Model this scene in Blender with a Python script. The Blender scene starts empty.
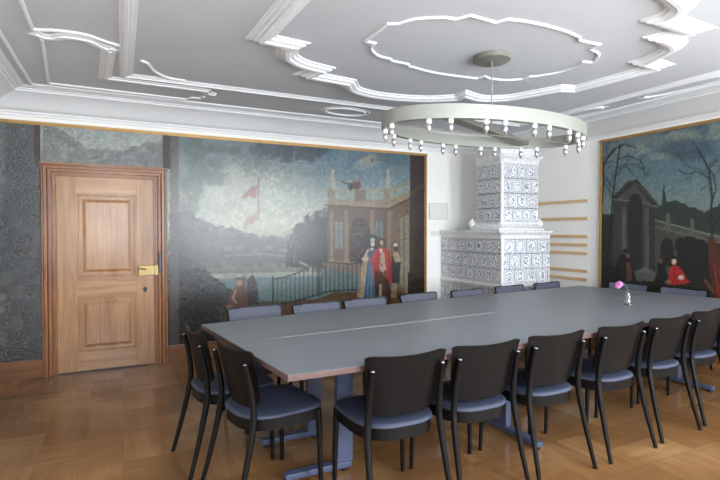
import bpy, bmesh, math, random
import numpy as np
from mathutils import Vector, Matrix
random.seed(7)
scene = bpy.context.scene
COL = scene.collection
PI = math.pi

# ------------------------------------------------------------------ camera numbers
FPX, PSI, PIT, HC = 485.8, 0.456, -0.0194, 1.4
_f = np.array([math.sin(PSI)*math.cos(PIT), math.cos(PSI)*math.cos(PIT), math.sin(PIT)])
_r = np.array([math.cos(PSI), -math.sin(PSI), 0.0])
_u = np.cross(_r, _f)
def photo_xy(P):                      # P (...,3) -> where a wall point appears in the photograph (to trace the paintings)
    v = P - np.array([0, 0, HC]); z = v@_f
    return 360 + FPX*(v@_r)/z, 240 - FPX*(v@_u)/z

# room
YB, XR, XL, YF, ZC = 5.53, 5.42, -1.12, -1.25, 2.69

# ------------------------------------------------------------------ helpers
def s2l(c):
    return tuple(((x/255)/12.92 if x/255 <= .04045 else ((x/255+.055)/1.055)**2.4) for x in c)
def obj(name, bm, mat=None, parent=None, smooth=False, auto=None):
    me = bpy.data.meshes.new(name)
    bm.normal_update(); bm.to_mesh(me); bm.free()
    if mat is not None:
        for m in (mat if isinstance(mat, (list, tuple)) else [mat]): me.materials.append(m)
    o = bpy.data.objects.new(name, me); COL.objects.link(o)
    if parent is not None: o.parent = parent
    if smooth: me.polygons.foreach_set('use_smooth', [True]*len(me.polygons))
    if auto:
        me.polygons.foreach_set('use_smooth', [True]*len(me.polygons))
        me.set_sharp_from_angle(angle=math.radians(auto))
    return o
def thing(name, label, cat, loc=(0,0,0), rz=0, group=None):
    o = bpy.data.objects.new(name, None); COL.objects.link(o)
    o.location = loc; o.rotation_euler = (0, 0, rz); o.empty_display_size = .1
    o['label'] = label; o['category'] = cat
    if group: o['group'] = group
    return o
def tag(o, label, cat, group=None):
    o['label'] = label; o['category'] = cat
    if group: o['group'] = group
    return o
def struct(o, label=None):
    o['kind'] = 'structure'
    if label: o['label'] = label
    return o
def box(bm, x0, x1, y0, y1, z0, z1, bevel=0, mi=0, M=None):
    g = bmesh.ops.create_cube(bm, size=1)
    vs = g['verts']
    for v in vs:
        v.co = Vector(((x0+x1)/2 + v.co.x*(x1-x0), (y0+y1)/2 + v.co.y*(y1-y0), (z0+z1)/2 + v.co.z*(z1-z0)))
    fs = list({f for v in vs for f in v.link_faces})
    for f in fs: f.material_index = mi
    if bevel:
        es = list({e for v in vs for e in v.link_edges})
        r = bmesh.ops.bevel(bm, geom=es, offset=bevel, segments=2, profile=.6, affect='EDGES')
        for f in r['faces']: f.material_index = mi
        vs = list({v for f in r['faces'] for v in f.verts} | {v for v in vs if v.is_valid})
    if M is not None:
        bmesh.ops.transform(bm, matrix=M, verts=[v for v in vs if v.is_valid])
    return vs
def tube(bm, pts, rads, seg=12, cap=True, flat=(1,1)):
    pts = [Vector(p) for p in pts]; n = len(pts); rings = []
    up = Vector((0,0,1))
    d0 = (pts[1]-pts[0]).normalized()
    a = d0.orthogonal().normalized() if abs(d0.z) < .9 else Vector((1,0,0))
    for i, p in enumerate(pts):
        d = (pts[min(i+1,n-1)]-pts[max(i-1,0)]).normalized()
        a = (a - d*a.dot(d)).normalized(); b = d.cross(a)
        r = rads[i] if isinstance(rads, (list,tuple)) else rads
        rings.append([bm.verts.new(p + a*math.cos(t)*r*flat[0] + b*math.sin(t)*r*flat[1]) for t in [2*PI*k/seg for k in range(seg)]])
    for i in range(n-1):
        for k in range(seg):
            bm.faces.new((rings[i][k], rings[i][(k+1)%seg], rings[i+1][(k+1)%seg], rings[i+1][k]))
    if cap:
        bm.faces.new(rings[0][::-1]); bm.faces.new(rings[-1])
def lathe(bm, prof, c=(0,0,0), seg=20, cap=True):
    rings = []
    for r, z in prof:
        rings.append([bm.verts.new((c[0]+r*math.cos(2*PI*k/seg), c[1]+r*math.sin(2*PI*k/seg), c[2]+z)) for k in range(seg)])
    for i in range(len(prof)-1):
        for k in range(seg):
            bm.faces.new((rings[i][k], rings[i][(k+1)%seg], rings[i+1][(k+1)%seg], rings[i+1][k]))
    if cap:
        bm.faces.new(rings[0][::-1]); bm.faces.new(rings[-1])
def prism(bm, poly, z0, z1, bevel=0, mi=(0,0)):      # poly CCW; mi = (top/bottom, side)
    lo = [bm.verts.new((x,y,z0)) for x,y in poly]; hi = [bm.verts.new((x,y,z1)) for x,y in poly]
    n = len(poly)
    f = bm.faces.new(hi); f.material_index = mi[0]; g = bm.faces.new(lo[::-1]); g.material_index = mi[0]
    for i in range(n):
        s = bm.faces.new((lo[i], lo[(i+1)%n], hi[(i+1)%n], hi[i])); s.material_index = mi[1]
def sweep_profile(bm, path, prof, closed=False, z=0.0):
    """path: 2D points; prof: (offset to the left, drop below z) pairs; mitred."""
    n = len(path); P = [Vector((p[0], p[1])) for p in path]; rings = []
    for i in range(n):
        if closed: a, b = P[i-1], P[(i+1)%n]
        else: a, b = (P[i-1] if i else None), (P[i+1] if i < n-1 else None)
        d1 = (P[i]-a).normalized() if a is not None else None
        d2 = (b-P[i]).normalized() if b is not None else None
        if d1 is None: d1 = d2
        if d2 is None: d2 = d1
        n1 = Vector((-d1.y, d1.x)); n2 = Vector((-d2.y, d2.x))
        m = n1+n2
        if m.length < .2: m = n1.copy()
        m.normalize(); k = 1/max(.45, m.dot(n1))
        rings.append([bm.verts.new((P[i].x+m.x*o*k, P[i].y+m.y*o*k, z-d)) for o, d in prof])
    cnt = n if closed else n-1
    for i in range(cnt):
        A, B = rings[i], rings[(i+1)%n]
        for k in range(len(prof)-1):
            bm.faces.new((A[k], B[k], B[k+1], A[k+1]))
    if not closed:
        bm.faces.new(rings[0]); bm.faces.new(rings[-1][::-1])

# ------------------------------------------------------------------ materials
def newmat(name):
    m = bpy.data.materials.new(name); m.use_nodes = True
    nt = m.node_tree; b = nt.nodes['Principled BSDF']
    return m, nt, b
def N(nt, t, **kw):
    n = nt.nodes.new(t)
    for k, v in kw.items():
        if k.startswith('i_'):
            key = k[2:]
            n.inputs[int(key) if key.isdigit() else key.replace('_',' ')].default_value = v
        else: setattr(n, k, v)
    return n
def plain(name, rgb, rough=.5, metal=0, spec=.5, noise=.0, nscale=8, bump=0, bscale=60, coat=0):
    m, nt, b = newmat(name); L = nt.links.new
    c = s2l(rgb)
    b.inputs['Roughness'].default_value = rough; b.inputs['Metallic'].default_value = metal
    b.inputs['Specular IOR Level'].default_value = spec
    b.inputs['Coat Weight'].default_value = coat
    tc = N(nt, 'ShaderNodeTexCoord')
    nz = N(nt, 'ShaderNodeTexNoise', i_Scale=nscale, i_Detail=5.0)
    L(tc.outputs['Object'], nz.inputs['Vector'])
    r = N(nt, 'ShaderNodeMapRange', i_3=1-noise, i_4=1+noise)
    L(nz.outputs['Fac'], r.inputs[0])
    mx = N(nt, 'ShaderNodeMix', data_type='RGBA', blend_type='MULTIPLY'); mx.inputs[0].default_value = 1
    mx.inputs[6].default_value = (*c, 1); L(r.outputs[0], mx.inputs[7])
    L(mx.outputs[2], b.inputs['Base Color'])
    if bump:
        n2 = N(nt, 'ShaderNodeTexNoise', i_Scale=bscale, i_Detail=4.0); L(tc.outputs['Object'], n2.inputs['Vector'])
        bp = N(nt, 'ShaderNodeBump', i_Strength=bump, i_Distance=.002); L(n2.outputs['Fac'], bp.inputs['Height'])
        L(bp.outputs[0], b.inputs['Normal'])
    return m

M_wall = plain('white_plaster', (243,241,236), .85, noise=.02, nscale=3, bump=.2, bscale=40)
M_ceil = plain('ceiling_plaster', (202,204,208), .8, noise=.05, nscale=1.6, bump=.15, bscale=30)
M_stucco = plain('stucco_white', (232,233,234), .7, noise=.02)
M_gilt = plain('gilded_wood', (178,142,88), .38, metal=.55, noise=.25, nscale=14)
M_black = plain('black_stained_wood', (11,9,9), .42, noise=.18, nscale=30, spec=.2)
M_tiphighlight = plain('tip_highlight_metal', (190,195,205), .25, metal=1)  # bright metal imitating the light reflection on the rear leg tips
M_pad = plain('lavender_grey_fabric', (72,74,88), .7, noise=.06, nscale=40, bump=.3, bscale=300)
M_seat = plain('blue_grey_upholstery', (50,56,75), .62, noise=.08, nscale=40, bump=.3, bscale=300)
M_steel = plain('blue_grey_painted_steel', (68,76,102), .45, noise=.05)
M_brass = plain('brass', (158,138,92), .38, metal=.6, noise=.12, nscale=20)
M_iron = plain('dark_iron', (74,74,78), .4, metal=.7, noise=.2, nscale=20)
M_ring = plain('champagne_lacquer', (146,147,138), .42, metal=.3, noise=.03)
M_ringdark = plain('grey_lacquer', (128,127,116), .45, metal=.3, noise=.03)
M_socket = plain('bulb_socket_white', (232,230,220), .4)
M_notice = plain('pale_board', (228,226,220), .5)
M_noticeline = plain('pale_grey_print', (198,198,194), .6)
M_petal = plain('pink_petals', (220,132,196), .6, noise=.25, nscale=40)
M_stem = plain('green_stem', (92,122,70), .5)
M_darkedge = plain('dark_painted_batten', (64,52,46), .5, noise=.2)

def wood(name, c1, c2, axis='Z', scale=1.0, rough=.35, coat=.0):
    m, nt, b = newmat(name); L = nt.links.new
    tc = N(nt, 'ShaderNodeTexCoord'); mp = N(nt, 'ShaderNodeMapping')
    st = {'X': (.7,9,9), 'Y': (9,.7,9), 'Z': (9,9,.7)}[axis]
    mp.inputs['Scale'].default_value = tuple(s*scale for s in st)
    L(tc.outputs['Object'], mp.inputs['Vector'])
    n1 = N(nt, 'ShaderNodeTexNoise', i_Scale=1.6, i_Detail=8.0, i_Roughness=.62, i_Distortion=1.1); L(mp.outputs[0], n1.inputs['Vector'])
    n2 = N(nt, 'ShaderNodeTexNoise', i_Scale=1.3, i_Detail=2.0); L(tc.outputs['Object'], n2.inputs['Vector'])
    ad = N(nt, 'ShaderNodeMath', operation='ADD'); 
    ml = N(nt, 'ShaderNodeMath', operation='MULTIPLY'); ml.inputs[1].default_value = .45; L(n2.outputs['Fac'], ml.inputs[0])
    L(n1.outputs['Fac'], ad.inputs[0]); L(ml.outputs[0], ad.inputs[1])
    cr = N(nt, 'ShaderNodeValToRGB'); L(ad.outputs[0], cr.inputs[0])
    cr.color_ramp.elements[0].position = .48; cr.color_ramp.elements[0].color = (*s2l(c1), 1)
    cr.color_ramp.elements[1].position = .92; cr.color_ramp.elements[1].color = (*s2l(c2), 1)
    L(cr.outputs[0], b.inputs['Base Color'])
    b.inputs['Roughness'].default_value = rough; b.inputs['Coat Weight'].default_value = coat
    b.inputs['Coat Roughness'].default_value = .15
    bp = N(nt, 'ShaderNodeBump', i_Strength=.08, i_Distance=.002); L(n1.outputs['Fac'], bp.inputs['Height']); L(bp.outputs[0], b.inputs['Normal'])
    return m
M_doorv = wood('door_wood_upright', (138,96,64), (186,142,102), 'Z', 1, .32, .2)
M_doorh = wood('door_wood_rail', (142,98,64), (190,146,104), 'X', 1, .32, .2)
M_frame = wood('frame_wood', (112,66,34), (166,106,60), 'Z', 1.2, .28, .35)
M_frameh = wood('frame_wood_head', (112,66,34), (166,106,60), 'X', 1.2, .28, .35)
M_base = wood('skirting_wood', (92,60,38), (146,98,62), 'X', 1, .4, .1)
M_strip = wood('light_oak_strip', (196,160,118), (222,188,146), 'Y', 1, .55)
M_edge = wood('table_edge_plywood', (74,50,46), (100,74,68), 'X', 1.4, .5)

def linoleum():
    m, nt, b = newmat('grey_linoleum'); L = nt.links.new
    tc = N(nt, 'ShaderNodeTexCoord'); n = N(nt, 'ShaderNodeTexNoise', i_Scale=180.0, i_Detail=3.0); L(tc.outputs['Object'], n.inputs['Vector'])
    cr = N(nt, 'ShaderNodeValToRGB'); L(n.outputs['Fac'], cr.inputs[0])
    cr.color_ramp.elements[0].color = (*s2l((108,112,116)), 1); cr.color_ramp.elements[1].color = (*s2l((117,120,124)), 1)
    L(cr.outputs[0], b.inputs['Base Color']); b.inputs['Roughness'].default_value = .42
    bp = N(nt, 'ShaderNodeBump', i_Strength=.05, i_Distance=.001); L(n.outputs['Fac'], bp.inputs['Height']); L(bp.outputs[0], b.inputs['Normal'])
    return m
M_lino = linoleum()

def floor_mat():
    m, nt, b = newmat('parquet'); L = nt.links.new
    tc = N(nt, 'ShaderNodeTexCoord')
    S = 0.47
    mp = N(nt, 'ShaderNodeMapping'); mp.inputs['Location'].default_value = (.24/S+.5, .1, 0); mp.inputs['Scale'].default_value = (1/S,1/S,1/S)
    L(tc.outputs['Object'], mp.inputs['Vector'])
    fl = N(nt, 'ShaderNodeVectorMath', operation='FLOOR'); L(mp.outputs[0], fl.inputs[0])
    fr = N(nt, 'ShaderNodeVectorMath', operation='FRACTION'); L(mp.outputs[0], fr.inputs[0])
    sx = N(nt, 'ShaderNodeSeparateXYZ'); L(fl.outputs[0], sx.inputs[0])
    sf = N(nt, 'ShaderNodeSeparateXYZ'); L(fr.outputs[0], sf.inputs[0])
    ad = N(nt, 'ShaderNodeMath', operation='ADD'); L(sx.outputs[0], ad.inputs[0]); L(sx.outputs[1], ad.inputs[1])
    hf = N(nt, 'ShaderNodeMath', operation='PINGPONG'); hf.inputs[1].default_value = 1; L(ad.outputs[0], hf.inputs[0])  # 0/1 chequer
    # plank coordinate across the planks
    mixc = N(nt, 'ShaderNodeMix', data_type='FLOAT'); L(hf.outputs[0], mixc.inputs[0]); L(sf.outputs[0], mixc.inputs[2]); L(sf.outputs[1], mixc.inputs[3])
    pm = N(nt, 'ShaderNodeMath', operation='MULTIPLY'); pm.inputs[1].default_value = 2; L(mixc.outputs[0], pm.inputs[0])
    pf = N(nt, 'ShaderNodeMath', operation='FLOOR'); L(pm.outputs[0], pf.inputs[0])
    pfr = N(nt, 'ShaderNodeMath', operation='FRACT'); L(pm.outputs[0], pfr.inputs[0])
    cb = N(nt, 'ShaderNodeCombineXYZ'); L(sx.outputs[0], cb.inputs[0]); L(sx.outputs[1], cb.inputs[1]); L(pf.outputs[0], cb.inputs[2])
    wn = N(nt, 'ShaderNodeTexWhiteNoise', noise_dimensions='3D'); L(cb.outputs[0], wn.inputs['Vector'])
    # grain, stretched along the planks by mixing two mappings
    ga = N(nt, 'ShaderNodeMapping'); ga.inputs['Scale'].default_value = (16,2,1); L(tc.outputs['Object'], ga.inputs['Vector'])
    gb = N(nt, 'ShaderNodeMapping'); gb.inputs['Scale'].default_value = (2,16,1); L(tc.outputs['Object'], gb.inputs['Vector'])
    gm = N(nt, 'ShaderNodeMix', data_type='VECTOR'); L(hf.outputs[0], gm.inputs[0]); L(ga.outputs[0], gm.inputs[4]); L(gb.outputs[0], gm.inputs[5])
    ao = N(nt, 'ShaderNodeVectorMath', operation='ADD'); L(gm.outputs[1], ao.inputs[0]); L(wn.outputs['Color'], ao.inputs[1])
    g = N(nt, 'ShaderNodeTexNoise', i_Scale=1.0, i_Detail=6.0, i_Roughness=.6, i_Distortion=.6); L(ao.outputs[0], g.inputs['Vector'])
    big = N(nt, 'ShaderNodeTexNoise', i_Scale=1.5, i_Detail=3.0); L(tc.outputs['Object'], big.inputs['Vector'])
    s1 = N(nt, 'ShaderNodeMath', operation='MULTIPLY_ADD'); L(wn.outputs['Value'], s1.inputs[0]); s1.inputs[1].default_value = .17; 
    s2 = N(nt, 'ShaderNodeMath', operation='MULTIPLY_ADD'); L(g.outputs['Fac'], s2.inputs[0]); s2.inputs[1].default_value = .3
    s3 = N(nt, 'ShaderNodeMath', operation='MULTIPLY'); L(big.outputs['Fac'], s3.inputs[0]); s3.inputs[1].default_value = .62
    L(s3.outputs[0], s2.inputs[2]); L(s2.outputs[0], s1.inputs[2])
    cr = N(nt, 'ShaderNodeValToRGB'); L(s1.outputs[0], cr.inputs[0])
    e = cr.color_ramp.elements
    e[0].position = .25; e[0].color = (*s2l((96,65,38)), 1); e[1].position = .85; e[1].color = (*s2l((172,134,92)), 1)
    k = e.new(.55); k.color = (*s2l((128,92,57)), 1)
    # joints
    def edge(sock, w):
        a = N(nt, 'ShaderNodeMath', operation='PINGPONG'); a.inputs[1].default_value = .5; L(sock, a.inputs[0])
        c = N(nt, 'ShaderNodeMath', operation='LESS_THAN'); c.inputs[1].default_value = w; L(a.outputs[0], c.inputs[0]); return c
    e1 = edge(sf.outputs[0], .005); e2 = edge(sf.outputs[1], .005); e3 = edge(pfr.outputs[0], .009)
    m1 = N(nt, 'ShaderNodeMath', operation='MAXIMUM'); L(e1.outputs[0], m1.inputs[0]); L(e2.outputs[0], m1.inputs[1])
    m2 = N(nt, 'ShaderNodeMath', operation='MAXIMUM'); L(m1.outputs[0], m2.inputs[0]); L(e3.outputs[0], m2.inputs[1])
    mx = N(nt, 'ShaderNodeMix', data_type='RGBA'); 
    sc = N(nt, 'ShaderNodeMath', operation='MULTIPLY'); sc.inputs[1].default_value = .35; L(m2.outputs[0], sc.inputs[0])
    L(sc.outputs[0], mx.inputs[0]); L(cr.outputs[0], mx.inputs[6]); mx.inputs[7].default_value = (*s2l((80,50,34)), 1)
    L(mx.outputs[2], b.inputs['Base Color'])
    rr = N(nt, 'ShaderNodeMapRange', i_3=.09, i_4=.19); L(g.outputs['Fac'], rr.inputs[0]); L(rr.outputs[0], b.inputs['Roughness'])
    b.inputs['Specular IOR Level'].default_value = .5
    bp = N(nt, 'ShaderNodeBump', i_Strength=.12, i_Distance=.002); L(s2.outputs[0], bp.inputs['Height']); L(bp.outputs[0], b.inputs['Normal'])
    return m
M_floor = floor_mat()

def canvas_mat(name, rough, crackle, dist, sc=(1,1,1.9), scale=26.0, spec=.5):
    m, nt, b = newmat(name); L = nt.links.new
    at = N(nt, 'ShaderNodeAttribute', attribute_name='paint'); L(at.outputs['Color'], b.inputs['Base Color'])
    tc = N(nt, 'ShaderNodeTexCoord')
    b.inputs['Roughness'].default_value = rough; b.inputs['Specular IOR Level'].default_value = spec
    n1 = N(nt, 'ShaderNodeTexNoise', i_Scale=scale, i_Detail=4.0, i_Roughness=.6, i_Distortion=.8)
    mp = N(nt, 'ShaderNodeMapping'); mp.inputs['Scale'].default_value = sc; L(tc.outputs['Object'], mp.inputs['Vector']); L(mp.outputs[0], n1.inputs['Vector'])
    bp = N(nt, 'ShaderNodeBump', i_Strength=crackle, i_Distance=dist); L(n1.outputs['Fac'], bp.inputs['Height'])
    L(bp.outputs[0], b.inputs['Normal'])
    return m
M_canvas_l = canvas_mat('varnished_crackled_canvas', .22, 1.0, .0065, (1,1,1.5), 40.0, .8)
M_canvas_m = canvas_mat('varnished_canvas', .2, 1.0, .0016, (1,1,2.8), 34.0, .5)
M_canvas_r = canvas_mat('matt_canvas', .6, .3, .003)

def glass_mat(name, tint=(1,1,1), rough=0.0):
    m, nt, b = newmat(name)
    b.inputs['Base Color'].default_value = (*tint, 1); b.inputs['Transmission Weight'].default_value = 1
    b.inputs['Roughness'].default_value = rough; b.inputs['IOR'].default_value = 1.45
    return m
M_glass = glass_mat('clear_glass')
M_bulb = plain('silvered_bulb_glass', (190,193,195), .12, metal=.8, spec=.8)

def faience():
    """glazed white stove tile with blue brushwork; uses per-tile UV (0..1) and object space noise"""
    m, nt, b = newmat('blue_white_faience'); L = nt.links.new
    uv = N(nt, 'ShaderNodeUVMap', uv_map='tile'); tc = N(nt, 'ShaderNodeTexCoord')
    sep = N(nt, 'ShaderNodeSeparateXYZ'); L(uv.outputs[0], sep.inputs[0])
    def mth(op, a, c=None, d=None):
        n = N(nt, 'ShaderNodeMath', operation=op)
        for i, s in enumerate((a, c, d)):
            if s is None: continue
            if isinstance(s, (int, float)): n.inputs[i].default_value = s
            else: L(s, n.inputs[i])
        return n.outputs[0]
    U = mth('SUBTRACT', sep.outputs[0], .5); V = mth('SUBTRACT', sep.outputs[1], .5)
    # octagonal ring
    ax = mth('ABSOLUTE', U); ay = mth('ABSOLUTE', V)
    oc = mth('MAXIMUM', mth('MAXIMUM', mth('MULTIPLY', ax, 1.12), mth('MULTIPLY', ay, 1.0)), mth('MULTIPLY', mth('ADD', ax, ay), .74))
    nz = N(nt, 'ShaderNodeTexNoise', i_Scale=42.0, i_Detail=3.0, i_Roughness=.55); L(tc.outputs['Object'], nz.inputs['Vector'])
    nb = N(nt, 'ShaderNodeTexNoise', i_Scale=28.0, i_Detail=2.0, i_Roughness=.5); L(tc.outputs['Object'], nb.inputs['Vector'])
    ring = mth('LESS_THAN', mth('ABSOLUTE', mth('SUBTRACT', oc, .40)), .026)
    inner = mth('LESS_THAN', oc, .30)
    spot = mth('MULTIPLY', inner, mth('GREATER_THAN', nz.outputs['Fac'], .535))
    outer = mth('MULTIPLY', mth('GREATER_THAN', oc, .44), mth('ADD', mth('MULTIPLY', mth('GREATER_THAN', nz.outputs['Fac'], .5), .6), .6))
    edge = mth('GREATER_THAN', mth('MAXIMUM', ax, ay), .475)
    blue = mth('MAXIMUM', mth('MULTIPLY', ring, .85), mth('MAXIMUM', mth('MULTIPLY', spot, .8), mth('MAXIMUM', mth('MULTIPLY', outer, .30), mth('MULTIPLY', edge, .75))))
    wash = mth('MULTIPLY', inner, mth('MULTIPLY', nb.outputs['Fac'], .2))
    fac = mth('MINIMUM', mth('ADD', blue, wash), 1)
    mx = N(nt, 'ShaderNodeMix', data_type='RGBA'); L(fac, mx.inputs[0])
    mx.inputs[6].default_value = (*s2l((230,229,224)), 1); mx.inputs[7].default_value = (*s2l((98,112,148)), 1)
    L(mx.outputs[2], b.inputs['Base Color']); b.inputs['Roughness'].default_value = .22; b.inputs['Coat Weight'].default_value = .3
    return m
M_tile = faience()
def faience_band():
    m, nt, b = newmat('blue_white_moulding_glaze'); L = nt.links.new
    tc = N(nt, 'ShaderNodeTexCoord')
    nz = N(nt, 'ShaderNodeTexNoise', i_Scale=38.0, i_Detail=4.0, i_Roughness=.65, i_Distortion=1.5); L(tc.outputs['Object'], nz.inputs['Vector'])
    cr = N(nt, 'ShaderNodeValToRGB'); L(nz.outputs['Fac'], cr.inputs[0])
    cr.color_ramp.elements[0].position = .5; cr.color_ramp.elements[0].color = (*s2l((230,229,224)), 1)
    cr.color_ramp.elements[1].position = .6; cr.color_ramp.elements[1].color = (*s2l((196,201,210)), 1)
    L(cr.outputs[0], b.inputs['Base Color']); b.inputs['Roughness'].default_value = .22; b.inputs['Coat Weight'].default_value = .3
    return m
M_band = faience_band()
M_grout = plain('tile_joint', (128,132,142), .7)

# ------------------------------------------------------------------ room shell
bm = bmesh.new(); box(bm, XL-.15, XR+.15, YF-.15, YB+.15, -.1, 0); struct(obj('floor', bm, M_floor))
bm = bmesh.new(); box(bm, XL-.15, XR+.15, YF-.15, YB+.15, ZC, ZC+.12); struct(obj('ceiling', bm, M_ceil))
bm = bmesh.new(); box(bm, XL-.15, XR+.15, YB, YB+.15, 0, ZC); struct(obj('wall_back', bm, M_wall))

def wall_with_holes(name, axis, pos, thick, a0, a1, holes):
    """vertical wall along axis ('x' -> runs along x at y=pos)."""
    bm = bmesh.new(); cuts = sorted(holes); cur = a0
    def put(u0, u1, z0, z1):
        if u1-u0 < 1e-4 or z1-z0 < 1e-4: return
        if axis == 'x': box(bm, u0, u1, min(pos,pos+thick), max(pos,pos+thick), z0, z1)
        else: box(bm, min(pos,pos+thick), max(pos,pos+thick), u0, u1, z0, z1)
    for u0, u1, z0, z1 in cuts:
        put(cur, u0, 0, ZC); put(u0, u1, 0, z0); put(u0, u1, z1, ZC); cur = u1
    put(cur, a1, 0, ZC)
    return struct(obj(name, bm, M_wall))
WF = [(-.75,.35), (1.3,2.5), (3.2,4.3)]       # windows behind the photographer
WR = [(-.75,.75)]                                   # window in the right wall, near the photographer
Z0, Z1 = .85, 2.4
wall_with_holes('wall_front', 'x', YF, -.15, XL-.15, XR+.15, [(a,b,Z0,Z1) for a,b in WF])
wall_with_holes('wall_right', 'y', XR, .15, YF, YB, [(a,b,Z0,Z1) for a,b in WR])
wall_with_holes('wall_left', 'y', XL, -.15, YF, YB, [])
M_winframe = plain('window_paint', (236,234,228), .5)
def window(n, axis, pos, out, a, b):
    bm = bmesh.new()
    def B(u0,u1,z0,z1,t0=.02,t1=.08):
        p0, p1 = sorted((pos+out*t0, pos+out*t1))
        if axis == 'x': box(bm, u0,u1,p0,p1,z0,z1)
        else: box(bm, p0,p1,u0,u1,z0,z1)
    B(a,a+.05,Z0,Z1); B(b-.05,b,Z0,Z1); B(a+.05,b-.05,Z0,Z0+.05); B(a+.05,b-.05,Z1-.05,Z1); m_=(a+b)/2
    B(m_-.03,m_+.03,Z0+.05,Z1-.05); B(a+.05,m_-.03,1.85,1.89,.03,.07); B(m_+.03,b-.05,1.85,1.89,.03,.07)
    w = struct(obj('window_%d' % n, bm, M_winframe))
k = 1
for a,b in WF: window(k, 'x', YF, -1, a, b); k += 1
for a,b in WR: window(k, 'y', XR, 1, a, b); k += 1

# ------------------------------------------------------------------ cove cornice: three straight runs with mitred corners
prof_b = [(0,2.475),(.012,2.478),(.018,2.500),(.030,2.505),(.034,2.52),(.06,2.528),(.085,2.548),(.115,2.575),(.16,2.606),(.21,2.632),(.26,2.648),(.275,2.652),(.28,2.665),(.30,2.667),(.305,2.675),(.34,2.678),(.36,2.69)]
def prof_r():
    out = []
    for d, z in prof_b:
        t = d/.36; out.append((t*.68, 2.56+(z-2.475)/(.215)*.13))
    return out
pr = prof_r(); pl = [(d*1.0, z) for d, z in prof_b]
def cove(name, A, B_):
    bm = bmesh.new()
    a = [bm.verts.new(p) for p in A]; b = [bm.verts.new(p) for p in B_]
    for i in range(len(A)-1): bm.faces.new((a[i], a[i+1], b[i+1], b[i]))
    # back faces against wall and ceiling
    w = (Vector(A[0])+Vector((0,0,0)))
    ca = bm.verts.new((A[0][0], A[0][1], 2.69)); cb = bm.verts.new((B_[0][0], B_[0][1], 2.69))
    bm.faces.new((a[-1], ca, cb, b[-1])); bm.faces.new((ca, a[0], b[0], cb))
    bm.faces.new([ca]+a[::-1]); bm.faces.new([cb]+b)
    bmesh.ops.recalc_face_normals(bm, faces=bm.faces)
    return struct(obj(name, bm, M_stucco, auto=25))
corner_br = [(XR-pr[i][0], YB-prof_b[i][0], (pr[i][1]+prof_b[i][1])/2) for i in range(len(pr))]
mid_b = [(4.3, YB-d, z) for d, z in prof_b]
corner_bl = [(XL+d, YB-d, z) for d, z in prof_b]
cove('trim_1', corner_bl, mid_b); cove('trim_2', mid_b, corner_br)
mid_r = [(XR-d, 4.5, z) for d, z in pr]
cove('trim_3', corner_br, mid_r); cove('trim_4', mid_r, [(XR-d, YF+.0, z) for d, z in pr])
cove('trim_5', corner_bl, [(XL+d, YF+.0, z) for d, z in pl])

# ------------------------------------------------------------------ stucco mouldings on the ceiling
tn = [6]
def mould(path, prof, closed=False, flip=False, z=ZC):
    bm = bmesh.new()
    if flip: prof = [(-o, d) for o, d in prof]
    sweep_profile(bm, path, prof, closed, z)
    bmesh.ops.recalc_face_normals(bm, faces=bm.faces)
    o = struct(obj('trim_%d' % tn[0], bm, M_stucco)); tn[0] += 1
    return o
def smooth_path(pts, sub=6):
    P = [Vector(p) for p in pts]; out = []
    for i in range(len(P)-1):
        p0 = P[max(i-1,0)]; p1 = P[i]; p2 = P[i+1]; p3 = P[min(i+2,len(P)-1)]
        for k in range(sub):
            t = k/sub
            out.append(.5*((2*p1)+(p2-p0)*t+(2*p0-5*p1+4*p2-p3)*t*t+(3*p1-p0-3*p2+p3)*t**3))
    out.append(P[-1]); return [(p.x,p.y) for p in out]
bead = [(-.012,0),(-.011,.010),(0,.015),(.011,.010),(.012,0)]
double = [(-.055,0),(-.052,.008),(-.030,.011),(-.026,.020),(-.004,.022),(0,.013),(.018,.013),(.022,.007),(.042,.006),(.045,0)]
heavy = [(-.085,0),(-.083,.009),(-.062,.012),(-.058,.026),(-.034,.032),(-.022,.042),(.004,.044),(.008,.028),(.028,.026),(.034,.014),(.056,.012),(.062,.005),(.08,.004),(.082,0)]
# bead along the cove on back and left
mould([(-.70,YF+.1),(-.70,5.12),(4.70,5.12),(4.70,YF+.1)], bead)
# inner rectangular border: left, back and right runs
mould([(.05,-.9),(.05,4.48),(4.36,4.48),(4.36,-.9)], double, flip=True)
# arched panel at the left with its hooks
mould([(-.44,YF+.3),(-.50,3.72)]+smooth_path([(-.48,3.73),(-.35,3.68),(-.2,3.68),(-.09,3.75),(.0,3.79)],4), bead)
mould(smooth_path([(-.51,3.80),(-.46,3.845),(-.39,3.84),(-.32,3.78),(-.2,3.78),(-.14,3.85),(-.08,3.90),(-.03,3.87)],4), double)
mould([(-.47,3.9),(-.56,5.02),(.58,5.04),(.62,4.95),(.70,4.94),(.72,4.86)], bead)
mould([(-.08,3.92),(-.12,4.64),(.70,4.66),(.72,4.74),(.80,4.76)], double)
mould(smooth_path([(.14,4.05),(.19,4.10),(.25,4.28),(.36,4.40),(.50,4.42)],4), bead)
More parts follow.
